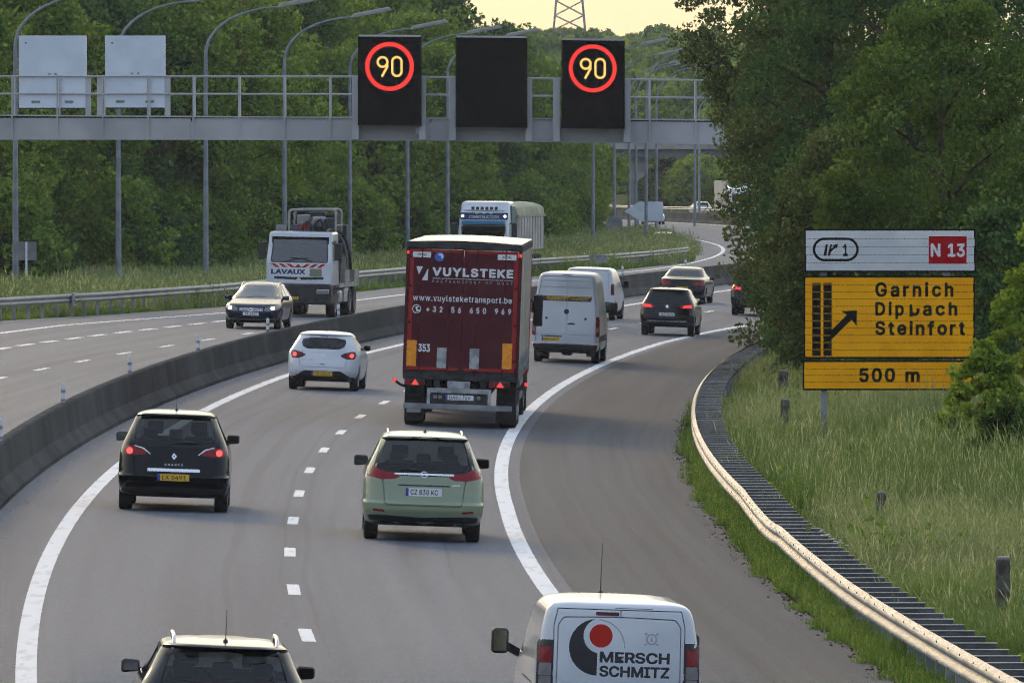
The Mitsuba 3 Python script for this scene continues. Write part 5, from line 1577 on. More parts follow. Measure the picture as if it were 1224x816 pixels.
zb, zt = gz(166), gz(141.5)
joints = [-24, gx(228), gx(515), 15.5]
for a, b in zip(joints[:-1], joints[1:]):
    gbox('beam', a + .02, b - .02, 0, 1.5, zb, zt, 'gantry')
    gbox('flange', a + .02, b - .02, -.05, 1.55, zb - .05, zb - .002, 'gantry')
gbox('walkway_bearer', -24, 15.5, .12, 1.38, zt + .002, zt + .098, 'chassis')  # dark strip standing in for the shadow gap under the walkway
gbox('walkway', -24, 15.5, -.10, 1.62, zt + .10, zt + .15, 'gantry')
for x in joints[1:3]:
    gbox('joint_plate', x - .3, x + .3, -.04, -.012, zb - .03, zt - .13, 'gantry')
    for i in range(6):
        gbox('joint_bolt', x - .06, x - .02, -.06, -.04, zb + .05 + i * .1, zb + .09 + i * .1, 'galv_dull')
for i in range(26):
    x = gx(12) + (i - 4) * 54.6 / gs
    if -24 < x < 15.4:
        gbox('stiffener', x - .035, x + .035, -.09, -.001, zb, zt - .001, 'gantry')
        gbox('railing_post', x - .028, x + .028, -.13, -.07, zt - .25, gz(90), 'gantry')
        gbox('railing_post', x - .03, x + .03, 1.58, 1.64, zt - .25, gz(90), 'gantry')
for py in (91.5, 112.5):
    for y in (-.10, 1.61):
        put(gt, 'handrail', (sag(tube([(x, GD + y, gz(py)) for x in np.linspace(-24, 15.4, 60)], .028, 8)[0]), tube([(x, GD + y, gz(py)) for x in np.linspace(-24, 15.4, 60)], .028, 8)[1]), 'gantry', 40)
for px in (425, 505, 541, 632, 665, 749):
    gbox('sign_bracket', gx(px) - .12, gx(px) + .12, -.62, -.02, zb - .02, gz(92), 'gantry')
for px in (101, 115, 197):
    gbox('sign_bracket', gx(px) - .10, gx(px) + .10, 1.7, 1.9, zb, gz(90), 'gantry')
for x in (-22.5, 14.6):
    gbox('leg', x - .35, x + .35, .2, 1.3, -1.0, zb - .05, 'gantry', .06)
    gbox('leg_foot', x - .7, x + .7, -.2, 1.7, -1.0, .15 if x > 0 else .9, 'bridge_concrete')


def cabinet(px0, px1, py0, py1, label):
    t = thing('sign_cabinet', label, 'sign')
    x0, x1, z0_, z1_ = gx(px0), gx(px1), gz(py1), gz(py0)
    xm = (x0 + x1) / 2
    g = lambda n, m, mat, **k: put(t, n, m, mat, warp=sag, **k)
    g('housing', box(x0, x1, GD + 1.75, GD + 2.25, z0_, z1_), 'cabinet')
    for a, b in ((x0 + .03, xm - .012), (xm + .012, x1 - .03)):
        d = g('door', box(a, b, GD + 1.722, GD + 1.749, z0_ + .05, z1_ - .04), 'cabinet')
        put(d, 'handle', box(*((b - .14, b - .06) if b < xm else (a + .06, a + .14)), GD + 1.69, GD + 1.721, z0_ + 1.2, z0_ + 1.27), 'galv_dull', warp=sag)
        put(d, 'vent', box((a + b) / 2 - .16, (a + b) / 2 + .16, GD + 1.71, GD + 1.721, z0_ + .16, z0_ + .26), 'sign_back', warp=sag)
    g('latch', box(x0 + .22, x0 + .30, GD + 1.70, GD + 1.721, z1_ - .30, z1_ - .24), 'galv_dull')
    g('bottom_edge', box(x0, x1, GD + 1.74, GD + 2.25, z0_ - .05, z0_ - .002), 'plastic')


cabinet(17, 98.5, 42, 129, 'pale grey double-door back of a gantry sign at the far left of the gantry')
cabinet(121.5, 194, 42, 128.5, 'pale grey double-door back of a gantry sign, second from the left end')


def ring_shape(r1, r0):
    return Point(0, 0).buffer(r1, 48).difference(Point(0, 0).buffer(r0, 48))


def message_board(px0, px1, py0, py1, label, lit=None):
    t = thing('message_board', label, 'sign')
    x0, x1, z0_, z1_ = gx(px0), gx(px1), gz(py1), gz(py0)
    put(t, 'housing', box(x0, x1, GD - .95, GD - .64, z0_, z1_), 'board_black', warp=sag)
    put(t, 'frame_top', box(x0 - .02, x1 + .02, GD - 1.02, GD - .62, z1_ + .002, z1_ + .07), 'gantry', warp=sag)
    for xa in (x0 - .05, x1 + .004):
        put(t, 'frame_side', box(xa, xa + .046, GD - .97, GD - .62, z0_, z1_), 'board_black', warp=sag)
    # faint grid of the display's modules
    for i in range(1, 4):
        xx = x0 + (x1 - x0) * i / 4
        put(t, 'module_gap', box(xx - .008, xx + .008, GD - .9525, GD - .9505, z0_ + .5, z1_ - .06), 'board_black', warp=sag)
    for i in range(1, 5):
        zz = z0_ + .5 + (z1_ - z0_ - .56) * i / 5
        put(t, 'module_gap', box(x0 + .04, x1 - .04, GD - .9525, GD - .9505, zz - .008, zz + .008), 'board_black', warp=sag)
    if lit:
        cx, cz, r1, r0 = lit
        cx, cz = gx(cx), gz(cz)

        def glow(name, g, emit):
            v, f = arr(extrude(affinity.translate(g, cx, cz), .02))
            return put(t, name, (np.stack([v[:, 0], GD - .965 - v[:, 2] + .008, v[:, 1]], 1), f), 'lamp', warp=sag, emit=emit)
        glow('red_ring', ring_shape(r1 / gs, r0 / gs), 'ring')
        h, w, s = 12.6 / gs, 7.0 / gs, 1.4 / gs
        zero = LineString([(8.8 / gs, h - w), (8.8 / gs, -h + w)]).buffer(w).difference(LineString([(8.8 / gs, h - w), (8.8 / gs, -h + w)]).buffer(w - 2 * s))
        c = Point(-8.3 / gs, h - w * 1.05)
        nine = c.buffer(w * 1.02).difference(c.buffer(w * 1.02 - 2 * s)).union(LineString([(-8.3 / gs + w - s, h - w * 1.05), (-8.3 / gs + w * .78, h - w * 1.9), (-8.3 / gs - w * .05, -h + s)]).buffer(s))
        glow('digit', nine, 'digits')
        glow('digit', zero, 'digits')


message_board(430, 502.5, 44.5, 150, 'black message board showing a lit 90 in a red ring, left of the blank board', (466, 80, 29.2, 24.0))
message_board(546.5, 628.5, 44.5, 151, 'blank black message board between the two lit ones')
message_board(672.5, 744.5, 46.3, 151, 'black message board showing a lit 90 in a red ring, right end of the gantry', (708, 79.5, 28.5, 23.6))
put(gt, 'sensor_box', box(gx(497), gx(503), GD - .2, GD - .06, gz(160), gz(152), .02), 'cabinet', 40, warp=sag)

# ------------------------------------------------------------------ street lamps with curved arms
lamp_spots = [(at_px(18.5, 350), 350), (at_px(141.5, 365), 365), (at_px(246, 379), 379), (at_px(340, 407), 407), (at_px(418, 444), 444), (at_px(487, 462), 462), (at_px(535, 473), 473), (5.06, 574), (7.0, 630), (8.78, 690), (9.42, 700), (8.72, 598), (11.3, 720), (15.5, 780), (17.5, 860)]
for i, (x, y) in enumerate(lamp_spots):
    lab = ['grey street lamp mast with curved arm standing left of the square sign back', 'grey street lamp mast with curved arm below the second pale gantry cabinet', 'grey street lamp mast with curved arm left of the white works lorry', 'grey street lamp mast rising behind the white works lorry'][i] if i < 4 else 'street lamp mast with long curved arm over the far carriageway'
    t = thing('street_lamp', lab, 'street lamp', None if i < 4 else 'street lamps along the left verge')
    zb_ = -.5
    top = 12.2 if i < 7 else 13.0 if i < 13 else 12.0
    put(t, 'mast', tube([(x, y, zb_), (x, y, 2), (x, y, 6), (x, y, 10.0)], [.125, .115, .095, .078], 12), 'mast', 50)
    a = np.linspace(0, PI / 2, 12)
    put(t, 'arm', tube(np.stack([x + 3.2 * (1 - np.cos(a)), np.full(12, y), 10.0 + (top - 10.15) * np.sin(a) ** .9], 1), np.linspace(.072, .034, 12), 10), 'mast', 50)
    put(t, 'lamp_head', m3d.Manifold.batch_hull([m3d.Manifold.sphere(.045, 10).translate([x + dx, y + dy, top + dz]) for dx, dz in ((3.0, -.17), (4.7, .16), (4.6, .25), (3.1, -.04)) for dy in (-.10, .10)]), 'galv', 40)

# ------------------------------------------------------------------ traffic signs seen from behind
t = thing('road_sign', 'square grey sign back on a pale post at the left verge', 'sign')
sx, sy = at_px(31.5, 347), 347
zz = lambda py, D: CAM_H + (YH - py) * D / FPX
put(t, 'panel', box(at_px(21.5, sy), at_px(43.5, sy), sy + .06, sy + .10, zz(311, sy), zz(289, sy)), 'sign_back')
put(t, 'post', tube([(sx, sy, -.4), (sx, sy, zz(289, sy))], .045, 10), 'cabinet', 40)
for py in (295, 307):
    put(t, 'bracket', box(at_px(23, sy), at_px(42, sy), sy + .045, sy + .06, zz(py + .6, sy), zz(py - .6, sy)), 'galv_dull')
t = thing('road_sign', 'large arrow shaped sign back pointing left beside a mast', 'sign')
sy = 660
g = Polygon([(at_px(746, sy), zz(252.5, sy)), (at_px(764, sy), zz(241, sy)), (at_px(792.5, sy), zz(241, sy)), (at_px(792.5, sy), zz(264, sy)), (at_px(765, sy), zz(264, sy))])
v_, f_ = arr(extrude(g, .06))
put(t, 'panel', (np.stack([v_[:, 0], sy + v_[:, 2], v_[:, 1]], 1), f_[:, ::-1]), 'cabinet')
for px in (763, 784):
    put(t, 'post', tube([(at_px(px, sy), sy + .12, -1), (at_px(px, sy), sy + .12, zz(242, sy))], .06, 10), 'galv_dull', 40)
t = thing('road_sign', 'round pale blue-grey sign back on a mast left of the arrow shaped sign', 'sign')
sy = 629
v_, f_ = arr(extrude(Point(at_px(734.5, sy), zz(267.5, sy)).buffer(9.6 * sy / FPX, 24), .04))
put(t, 'panel', (np.stack([v_[:, 0], sy - .2 - v_[:, 2], v_[:, 1]], 1), f_), 'sign_back')
put(t, 'clamp', box(at_px(733, sy), at_px(736, sy), sy - .199, sy - .08, zz(269, sy), zz(266, sy)), 'galv_dull')

# ------------------------------------------------------------------ the yellow direction sign on the right
SD = 183.0
ss = FPX / SD
X_ = lambda px: (px - 612) / ss
Z_ = lambda py: CAM_H + (YH - py) / ss
ds = thing('direction_sign', 'large white and yellow motorway direction sign with black place names in the right verge', 'road sign')
SY = SD


def panel(name, px0, px1, py0, py1, n, mat, label):
    x0, x1, a, b = X_(px0), X_(px1), Z_(py1), Z_(py0)
    bk = put(ds, name, box(x0 - .03, x1 + .03, SY + .012, SY + .05, a - .03, b + .03), 'sign_black', label=label)
    rng = np.random.default_rng(int(px0 + py0))
    h = (b - a) / n
    for i in range(n):
        e = rng.uniform(-.0015, .0015)
        put(bk, 'plank', box(x0 + rng.uniform(-.006, .006), x1 + rng.uniform(-.006, .006), SY - .006 + e, SY + .0118, a + i * h + .004, a + (i + 1) * h - .004), mat)
    return bk


p1 = panel('exit_panel', 963.5, 1164.5, 275.5, 323.5, 5, 'sign_white', 'white panel with exit symbol and red road number')
p2 = panel('place_panel', 962.5, 1163.5, 331.5, 426.5, 11, 'sign_yellow', 'yellow panel with three place names and a lane arrow')
p3 = panel('distance_panel', 961.5, 1161.5, 432.5, 464.5, 4, 'sign_yellow', 'yellow panel reading 500 m')
for px in (985, 1132):
    put(ds, 'post', box(X_(px) - .06, X_(px) + .06, SY + .09, SY + .21, -.9, Z_(276)), 'galv_dull')
for py in (300, 345, 412, 448):
    put(ds, 'cross_rail', box(X_(966), X_(1160), SY + .051, SY + .089, Z_(py + 1.5), Z_(py - 1.5)), 'galv_dull')


def face(g, mat, name, parent, y=-.010, t=.003):
    if hasattr(g, 'geom_type'):
        m = arr(extrude(affinity.affine_transform(g, [1 / ss, 0, 0, -1 / ss, -612 / ss, CAM_H + YH / ss]), t))
    else:
        m = g
    return put(parent, name, lay(m, (0, SY + y, 0), (1, 0, 0), (0, 0, 1), (0, -1, 0)), mat)


def words_at(s, px0, px1, base, cap, mat, parent, spacing, bold=True, y=-.010, cut=None):
    m = text(s, cap / ss, (px1 - px0) / ss, bold, .003, spacing / ss, .028)
    v, f = m
    return face((v + [X_(px0), Z_(base), 0], f), mat, 'lettering', parent, y)


words_at('Garnich', 1046.2, 1139.6, 353.6, 15.2, 'sign_black', p2, 4.6)
words_at('Steinfort', 1046.2, 1153.4, 399.2, 14.6, 'sign_black', p2, 3.6)
words_at('Dip', 1046.2, 1080.5, 376.2, 14.6, 'sign_black', p2, 4.6)
# the second p has lost its top, as in the photograph
pv, pf = text('p', 15.5 / ss, None, True, .003, None, .03)
pm = m3d.Manifold(m3d.Mesh(pv.astype(np.float32), pf.astype(np.uint32)))
pm = pm if pm.volume() > 0 else m3d.Manifold(m3d.Mesh(pv.astype(np.float32), pf[:, ::-1].astype(np.uint32)))
pv, pf = arr(pm - m3d.Manifold.cube([1, 1, 1]).translate([3.0 / ss, 7.8 / ss, -.5]) - m3d.Manifold.cube([2, 1, 1]).translate([-1, -1 - 2.2 / ss, -.5]))
if len(pv):
    face((pv + [X_(1087.2), Z_(376.2), 0], pf), 'sign_black', 'lettering', p2)
words_at('ach', 1103.2, 1144.3, 376.2, 14.6, 'sign_black', p2, 4.6)
words_at('500', 1027.3, 1070.0, 455.6, 15.0, 'sign_black', p3, 3.4)
words_at('m', 1082.2, 1099.5, 455.6, 14.6, 'sign_black', p3, 0)
sc_ = lambda pts: [(955 + a / 5.55, 265 + b / 5.55) for a, b in pts]
for a, b in ((88, 145), (162, 218)):
    g = Polygon(sc_([(a, 405), (b, 405), (b, 890), (a, 890)]))
    cutl = union_all([sbox(900, 331.5 + 95 / 11 * i - .5, 1200, 331.5 + 95 / 11 * i + .5) for i in range(12)])
    face(g.difference(cutl), 'sign_black', 'lane_bar', p2)
face(Polygon(sc_([(200, 735), (318, 618), (280, 592), (385, 588), (383, 692), (350, 648), (222, 775)])), 'sign_black', 'arrow', p2, -.0145)
ov = LineString(sc_([(170, 184), (318, 184)])).buffer(79 / 5.55)
face(ov.difference(LineString(sc_([(170, 184), (318, 184)])).buffer(62 / 5.55)), 'sign_black', 'exit_oval', p1)
for pts in ([(178, 150), (192, 150), (182, 225), (162, 225)], [(208, 150), (222, 150), (214, 180), (232, 165), (220, 158), (258, 146), (252, 182), (243, 172), (212, 200), (208, 225), (190, 225)]):
    face(Polygon(sc_(pts)).buffer(0), 'sign_black', 'exit_symbol', p1)
words_at('1', 1007.8, 1013.4, 305.5, 13.0, 'sign_black', p1, 0)
rb = face(Polygon(sc_([(861, 97), (1113, 97), (1112, 279), (861, 279)])), 'sign_red', 'road_number', p1)
words_at('N 13', 1112.5, 1153.5, 306.0, 14.2, 'ink_white', p1, 1.6, y=-.0145)
rng = np.random.default_rng(77)
for i, (px, py0, D) in enumerate(((1198.5, 668, 117), (1053, 590, 141), (936, 444, 217), (938, 478, 191))):
    t = thing('wooden_post', ['weathered wooden post in the grass at the right picture edge', 'short wooden post nearly hidden in tall grass below the yellow sign', 'dark wooden post left of the yellow sign, farther of two', 'dark wooden post left of the yellow sign, nearer of two'][i], 'post')
    x, zt_ = at_px(px, D), CAM_H + (YH - py0) * D / FPX
    hw = (9 if i == 0 else 6) * D / FPX
    v_, f_ = tube([(x, D, zt_ - 1.5), (x, D, zt_ - .8), (x + .01, D, zt_ - .03), (x + .01, D, zt_)], [hw, hw, hw * .98, hw * .85], 10)
    put(t, 'shaft', (v_, f_), 'post_wood', 40)
    put(t, 'metal_cap', tube([(x + .01, D, zt_ + .001), (x + .01, D, zt_ + .03)], hw * .9, 10), 'galv_dull', 40)

# ------------------------------------------------------------------ far overpass and pylon
bt = thing('overpass', 'far concrete overpass seen below the right part of the gantry', 'bridge')
BY = 960.0
bz = lambda py, D=BY: CAM_H + (YH - py) * D / FPX
bxl, bxr = -30, 60
for gy in (.5, 4.8, 7.8, 10.8):
    put(bt, 'girder', box(bxl, bxr, BY + gy, BY + gy + .6, bz(188.5), bz(178.7)), 'girder_paint')
put(bt, 'deck', box(bxl, bxr, BY, BY + 13, bz(178.7) + .003, bz(176.5)), 'bridge_concrete')
put(bt, 'parapet', box(bxl, bxr, BY - .3, BY - .01, bz(178.4), bz(166)), 'bridge_concrete')
put(bt, 'parapet', box(bxl, bxr, BY + 13.01, BY + 13.3, bz(180), bz(166)), 'bridge_concrete')
for px, w in ((757, .5), (768.5, 1.1)):
    put(bt, 'pier', box(at_px(px, BY) - w / 2, at_px(px, BY) + w / 2, BY + 2, BY + 10, -2, bz(188) - .01), 'bridge_concrete')
for i in range(30):
    put(bt, 'railing_post', box(bxl + i * 3, bxl + i * 3 + .1, BY - .2, BY - .1, bz(166), bz(160)), 'galv_dull')
b2 = thing('overpass', 'second pale overpass deck seen below the first overpass', 'bridge')
BY2 = 1060.0
for i in range(9):
    x0 = at_px(775, BY2) + i * 2.05
    put(b2, 'parapet_panel', box(x0, x0 + 2.0, BY2, BY2 + .25, bz(197, BY2), bz(187.5, BY2)), 'cabinet')
put(b2, 'deck', box(at_px(742, BY2), at_px(960, BY2), BY2 + .3, BY2 + 10, bz(196, BY2), bz(188, BY2)), 'bridge_concrete')
put(b2, 'pier', box(at_px(773, BY2) - .4, at_px(773, BY2) + .4, BY2 + 2, BY2 + 8, -2, bz(196, BY2) - .01), 'bridge_concrete')
py_ = thing('pylon', 'steel lattice power pylon on the hill against the yellow sky', 'pylon')
PD = 1720.0
pz = lambda py: CAM_H + (YH - py) * PD / FPX
px_ = at_px(680.5, PD)
hw0, hw1, zb0, zt0 = 20 * PD / FPX, 5 * PD / FPX, pz(50), pz(-120)
cw = lambda z: hw0 + (hw1 - hw0) * (z - zb0) / (zt0 - zb0)
for sx_ in (1, -1):
    for sy_ in (1, -1):
        put(py_, 'leg', tube([(px_ + sx_ * cw(z), PD + sy_ * cw(z), z) for z in (zb0 - 8, zt0)], .22, 6), 'galv_dull', 40)
zs = np.linspace(zb0 - 6, zt0, 13)
for a, b in zip(zs[:-1], zs[1:]):
    for s1 in (1, -1):
        m = join(tube([(px_ - cw(a), PD + s1 * cw(a), a), (px_ + cw(b), PD + s1 * cw(b), b)], .10, 5), tube([(px_ + cw(a), PD + s1 * cw(a), a), (px_ - cw(b), PD + s1 * cw(b), b)], .10, 5),
                 tube([(px_ + s1 * cw(a), PD - cw(a), a), (px_ + s1 * cw(b), PD + cw(b), b)], .10, 5))
        put(py_, 'lattice_brace', m, 'galv_dull', 40)

# ------------------------------------------------------------------ hills
def hill_z(x, y):
    """wooded rise beyond the motorway"""
    x, y = np.asarray(x, float), np.asarray(y, float)
    n = meshkit.fbm(np.stack([x * .006, y * .003, x * 0], -1), 4, 11)
    rise = np.clip((y - 1000) / 700, 0, 1.0)
    left = np.clip((30 - x) / 120, -.6, 1.6)
    return -2.5 + rise * (16 + 3 * left + 9 * (n - .5)) + np.clip((y - 1050) / 40, 0, 1) * 4.0


xs, ys = np.linspace(-260, 420, 90), np.linspace(985, 1980, 70)
Xg, Yg = np.meshgrid(xs, ys, indexing='xy')
Zg = hill_z(Xg, Yg)
k = len(xs)
i, j = np.meshgrid(np.arange(len(ys) - 1), np.arange(k - 1), indexing='ij')
q = np.stack([i * k + j, i * k + j + 1, (i + 1) * k + j + 1, (i + 1) * k + j], -1).reshape(-1, 4)
tag(put(None, 'hill', (np.stack([Xg.ravel(), Yg.ravel(), Zg.ravel()], 1), q), 'hillside', True), kind='structure')


# ------------------------------------------------------------------ trees: a tapered trunk with limbs, a crown of leaf clumps
def leaf_cards(c, size, rng, up=.35, out=None):
    """rhombic leaves, folded along the middle"""
    n = len(c)
    d = rng.normal(size=(n, 3))
    d[:, 2] -= .25
    d /= np.linalg.norm(d, axis=1, keepdims=True)
    nn = rng.normal(size=(n, 3)) + [0, 0, up]
    if out is not None:
        nn += out * .6
    b = np.cross(d, nn)
    b /= np.linalg.norm(b, axis=1, keepdims=True) + 1e-9
    nn = np.cross(b, d)
    s = size * rng.uniform(.6, 1.35, n)[:, None]
    v = np.stack([c - d * s * .5, c + b * s * .32 + nn * s * .10, c + d * s * .5, c - b * s * .32 + nn * s * .10], 1).reshape(-1, 3)
    f = np.arange(n)[:, None] * 4
    return v, np.vstack([f + [0, 1, 2], f + [0, 2, 3]])


def make_tree(seed, h, r, base, nclump, per, leaf, clump_r, profile='round', trunk_r=None, lean=0.0, low=0.0):
    rng = np.random.default_rng(seed)
    prof = {'round': lambda t: np.sin(np.pi * np.clip(t * .86 + .10, 0, 1)) ** .65, 'cone': lambda t: (1 - t) ** .75 * .95 + .08, 'wide': lambda t: np.sin(np.pi * np.clip(t * .80 + .16, 0, 1)) ** .5,
            'bush': lambda t: np.clip(1.02 - t ** 2.2, .05, 1) ** .6}[profile]
    t = rng.uniform(0, 1, nclump) ** (.85 if profile != 'cone' else 1.1)
    a = rng.uniform(0, 2 * PI, nclump)
    lob = .72 + .5 * meshkit.noise(np.stack([np.cos(a) * 1.4 + seed, np.sin(a) * 1.4, t * 3.0], -1), seed)
    rad = r * prof(t) * lob * (.42 + .58 * np.sqrt(rng.uniform(0, 1, nclump)))
    z = base + (h - base) * t
    cc = np.stack([rad * np.cos(a) + lean * z, rad * np.sin(a), z], 1)
    tr = trunk_r or h * .017
    tops = [(0, 0, -.6), (.02 * h * lean, 0, base * .5), (lean * base, 0, base), (lean * h * .55, .0, h * .55), (lean * h * .9, 0, h * .9)]
    trunk = [tube(tops, [tr * 1.25, tr, tr * .85, tr * .45, tr * .1], 8)]
    for i in rng.choice(nclump, min(16, nclump), False):
        z0 = np.clip(cc[i, 2] - np.hypot(cc[i, 0], cc[i, 1]) * rng.uniform(.5, .9), base * .5, h * .8)
        p0 = np.array([lean * z0, 0, z0])
        m = (p0 + cc[i]) / 2 + [0, 0, .08 * r]
        trunk.append(tube([p0, m, cc[i]], [tr * .4, tr * .25, tr * .08], 5))
    n = nclump * per
    cr = clump_r * rng.uniform(.65, 1.3, nclump)
    g = rng.normal(size=(n, 3))
    g *= (rng.uniform(0, 1, n)[:, None] ** .35) / np.linalg.norm(g, axis=1, keepdims=True)
    o = np.repeat(cc - [0, 0, (base + h) / 2], per, 0)
    o = o / (np.linalg.norm(o, axis=1, keepdims=True) + 1e-9)
    pts = np.repeat(cc, per, 0) + g * np.repeat(cr, per)[:, None] * [1, 1, .72]
    pts[:, 2] = np.maximum(pts[:, 2], low + .05)
    return join(*trunk), leaf_cards(pts, leaf, rng, .35, o)


groups = {}


def tree_kind(gid, leafmat, *a, **k):
    tr, cr = make_tree(*a, **k)
    scene[gid] = {'type': 'shapegroup', 'trunk': mikit.ply(tr, 'mat_bark', 40), 'crown': mikit.ply(cr, 'mat_' + leafmat, False)}
    groups[gid] = len(cr[1])


def plant(gid, name, x, y, z, s=1.0, rot=0.0, label=None, cat='tree', group=None, sz=None, stuff=False):
    key = thing(name, label, cat, group) if not stuff else None
    scene[key] = {'type': 'instance', 'to_world': T().translate([x, y, z]).rotate([0, 0, 1], rot).scale([s, s, sz or s]), 'shapegroup': {'type': 'ref', 'id': gid}}
    return key


# the wood behind the left verge
tree_kind('kind_oak', 'leaf_mid', 1, 14.0, 4.6, 1.0, 80, 110, .38, 1.15, 'round')
tree_kind('kind_ash', 'leaf_deep', 2, 16.0, 4.3, 1.2, 80, 110, .38, 1.12, 'round')
tree_kind('kind_lime', 'leaf_fresh', 3, 12.0, 4.2, .7, 74, 110, .37, 1.1, 'wide')
tree_kind('kind_alder', 'leaf_olive', 4, 13.0, 3.6, .6, 70, 110, .37, 1.05, 'cone')
tree_kind('kind_bush', 'leaf_mid', 5, 4.2, 2.4, .1, 70, 46, .30, .62, 'bush')
tree_kind('kind_shrub', 'leaf_deep', 6, 3.6, 2.3, .1, 64, 46, .30, .60, 'bush')
rng = np.random.default_rng(2024)
names = {'kind_oak': 'mid green', 'kind_ash': 'dark green', 'kind_lime': 'fresh light green', 'kind_alder': 'olive green pointed'}
kinds = list(names)


def lg(x, y):
    d = med(y) + LEFT_EDGE(y) - x
    return float(left_ground(np.array([d]), np.array([y]))[1][0]) if d > 0 else -1.0


ZONES = [(8, 'at left picture edge'), (60, 'below first cabinet'), (120, 'between the pale cabinets'), (195, 'below second cabinet'), (250, 'by third lamp mast'), (320, 'left of works lorry'), (425, 'above works lorry'),
         (503, 'below first lit board'), (546, 'left of blank board'), (630, 'below blank board'), (672, 'right of blank board'), (745, 'below second lit board'), (9999, 'by far masts')]


def zone(px):
    return next(t for lim, t in ZONES if px < lim)


row = []
front = tab([(330, 16.5), (400, 17.0), (460, 18.0), (540, 17.0), (640, 11), (665, 5.0), (900, 5)])
for r_, (off, step, hs) in enumerate(((0, 5.8, .86), (6, 6.4, 1.1), (13, 7.0, 1.22), (22, 8.0, 1.3), (33, 9.5, 1.35), (47, 11, 1.4))):
    y = 336.0 + r_ * 4
    while y < 800:
        d = float(front(y)) + off + rng.uniform(-1.6, 1.6)
        x = med(y) + LEFT_EDGE(y) - d
        px = 612 + x * FPX / y
        if -70 < px < 776 - (92 if y > 560 else 0):
            row.append((x, y, hs * rng.uniform(.82, 1.14), rng.choice(4, p=[.34, .24, .28, .14]), r_, px))
        y += step * rng.uniform(.75, 1.3) * (1.0 + (y - 340) / 420)
for x, y, s, kd, r_, px in row:
    # the skyline falls towards the gap where the sky shows
    lim = np.interp(px, [430, 545, 600, 640, 700, 770], [99, 14.5 / 14, 12.0 / 14, .70, .62, .58])
    z = lg(x, y)
    topmax = CAM_H + (YH - np.interp(px, [500, 545, 575, 600, 640, 770], [-60, 0, 22, 42, 82, 95])) * y / FPX
    kh = {0: 14, 1: 16, 2: 12, 3: 13}[kd]
    if px > 505:
        s = min(s, max((topmax - z) / kh / 1.03, .32))
    gid = kinds[kd]
    nm = 'tree'
    where = ('first', 'second', 'third', 'fourth', 'fifth', 'last')[r_]
    size = 'small ' if s < .8 else ('tall ' if s > 1.12 else '')
    plant(gid, nm, x, y, z, s, float(rng.uniform(0, 360)), f'{size}{names[gid]} tree, {where} row of left wood, {zone(px)}', 'tree', f'trees of the {where} row of the left wood', sz=s * float(rng.uniform(.95, 1.08)))
for y in np.arange(338, 780, 3.2):
    d = float(front(y)) - 3.6 + rng.uniform(-.8, 2.2)
    yy_ = y + rng.uniform(-1.5, 1.5)
    x = med(yy_) + LEFT_EDGE(yy_) - d
    if not -40 < 612 + x * FPX / yy_ < 700:
        continue
    gid = ('kind_bush', 'kind_shrub')[int(rng.integers(2))]
    hue = 'mid green' if gid == 'kind_bush' else 'dark green'
    plant(gid, 'bush', x, yy_, lg(x, yy_) - .1, float(rng.uniform(.6, 1.15)), float(rng.uniform(0, 360)), f'{hue} bush at foot of left wood, {zone(612 + x * FPX / yy_)}', 'bush', 'bushes at the foot of the left wood')

# far wooded hills: one mass, in lighter leaf colours that imitate more haze
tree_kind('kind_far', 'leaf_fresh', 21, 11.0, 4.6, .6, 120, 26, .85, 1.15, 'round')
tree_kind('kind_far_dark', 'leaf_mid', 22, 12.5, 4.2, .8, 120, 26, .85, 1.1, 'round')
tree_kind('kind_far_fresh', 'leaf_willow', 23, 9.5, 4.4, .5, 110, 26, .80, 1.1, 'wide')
n_ = 0
for _ in range(4200):
    y = float(rng.uniform(1010, 1900))
    px = float(rng.uniform(400, 1010))
    x = at_px(px, y)
    z = float(hill_z(x, y))
    if y < 1090 and x < 60 and x > med(y) - 14 and x < med(y) + 22:
        continue
    n_ += 1
    if n_ > 900:
        break
    s = float(rng.uniform(.7, 1.15))
    skyline = np.interp(px, [560, 600, 640, 700, 760, 800, 850, 880, 1000], [30, 46, 42, 38, 36, 27, 38, 22, 10])
    top = z + 12 * s
    lim = CAM_H + (YH - skyline) * y / FPX
    if top > lim:
        s = (lim - z) / 12
        if s < .45:
            continue
    gid = ('kind_far', 'kind_far_dark', 'kind_far_fresh')[int(rng.integers(3))]
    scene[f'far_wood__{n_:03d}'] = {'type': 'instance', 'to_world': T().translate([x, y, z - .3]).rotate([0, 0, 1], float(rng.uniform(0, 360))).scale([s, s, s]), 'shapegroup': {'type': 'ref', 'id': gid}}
for px in np.arange(745, 905, 5.5):
    y = float(rng.uniform(1000, 1048))
    x = at_px(px + float(rng.uniform(-3, 3)), y)
    n_ += 1
    s = float(rng.uniform(.38, .72))
    gid = ('kind_far', 'kind_far_dark', 'kind_far_fresh')[int(rng.integers(3))]
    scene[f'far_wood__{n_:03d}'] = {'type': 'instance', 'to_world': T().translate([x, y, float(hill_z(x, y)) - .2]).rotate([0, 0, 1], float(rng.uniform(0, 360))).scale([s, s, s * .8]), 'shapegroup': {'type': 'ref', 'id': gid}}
for _ in range(170):
    y, d = float(rng.uniform(840, 990)), float(rng.uniform(8, 48))
    x, z = right_ground(np.array([d]), np.array([y]))
    if not 760 < 612 + x[0] * FPX / y < 1000:
        continue
    n_ += 1
    s = float(rng.uniform(.35, .6))
    gid = ('kind_far', 'kind_far_dark', 'kind_far_fresh')[int(rng.integers(3))]
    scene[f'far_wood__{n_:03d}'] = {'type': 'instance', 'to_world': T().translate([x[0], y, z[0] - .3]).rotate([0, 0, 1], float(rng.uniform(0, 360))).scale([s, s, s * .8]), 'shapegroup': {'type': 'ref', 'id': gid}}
tag('far_wood', 'hazy wooded hills in the far distance', 'wood', kind='stuff')

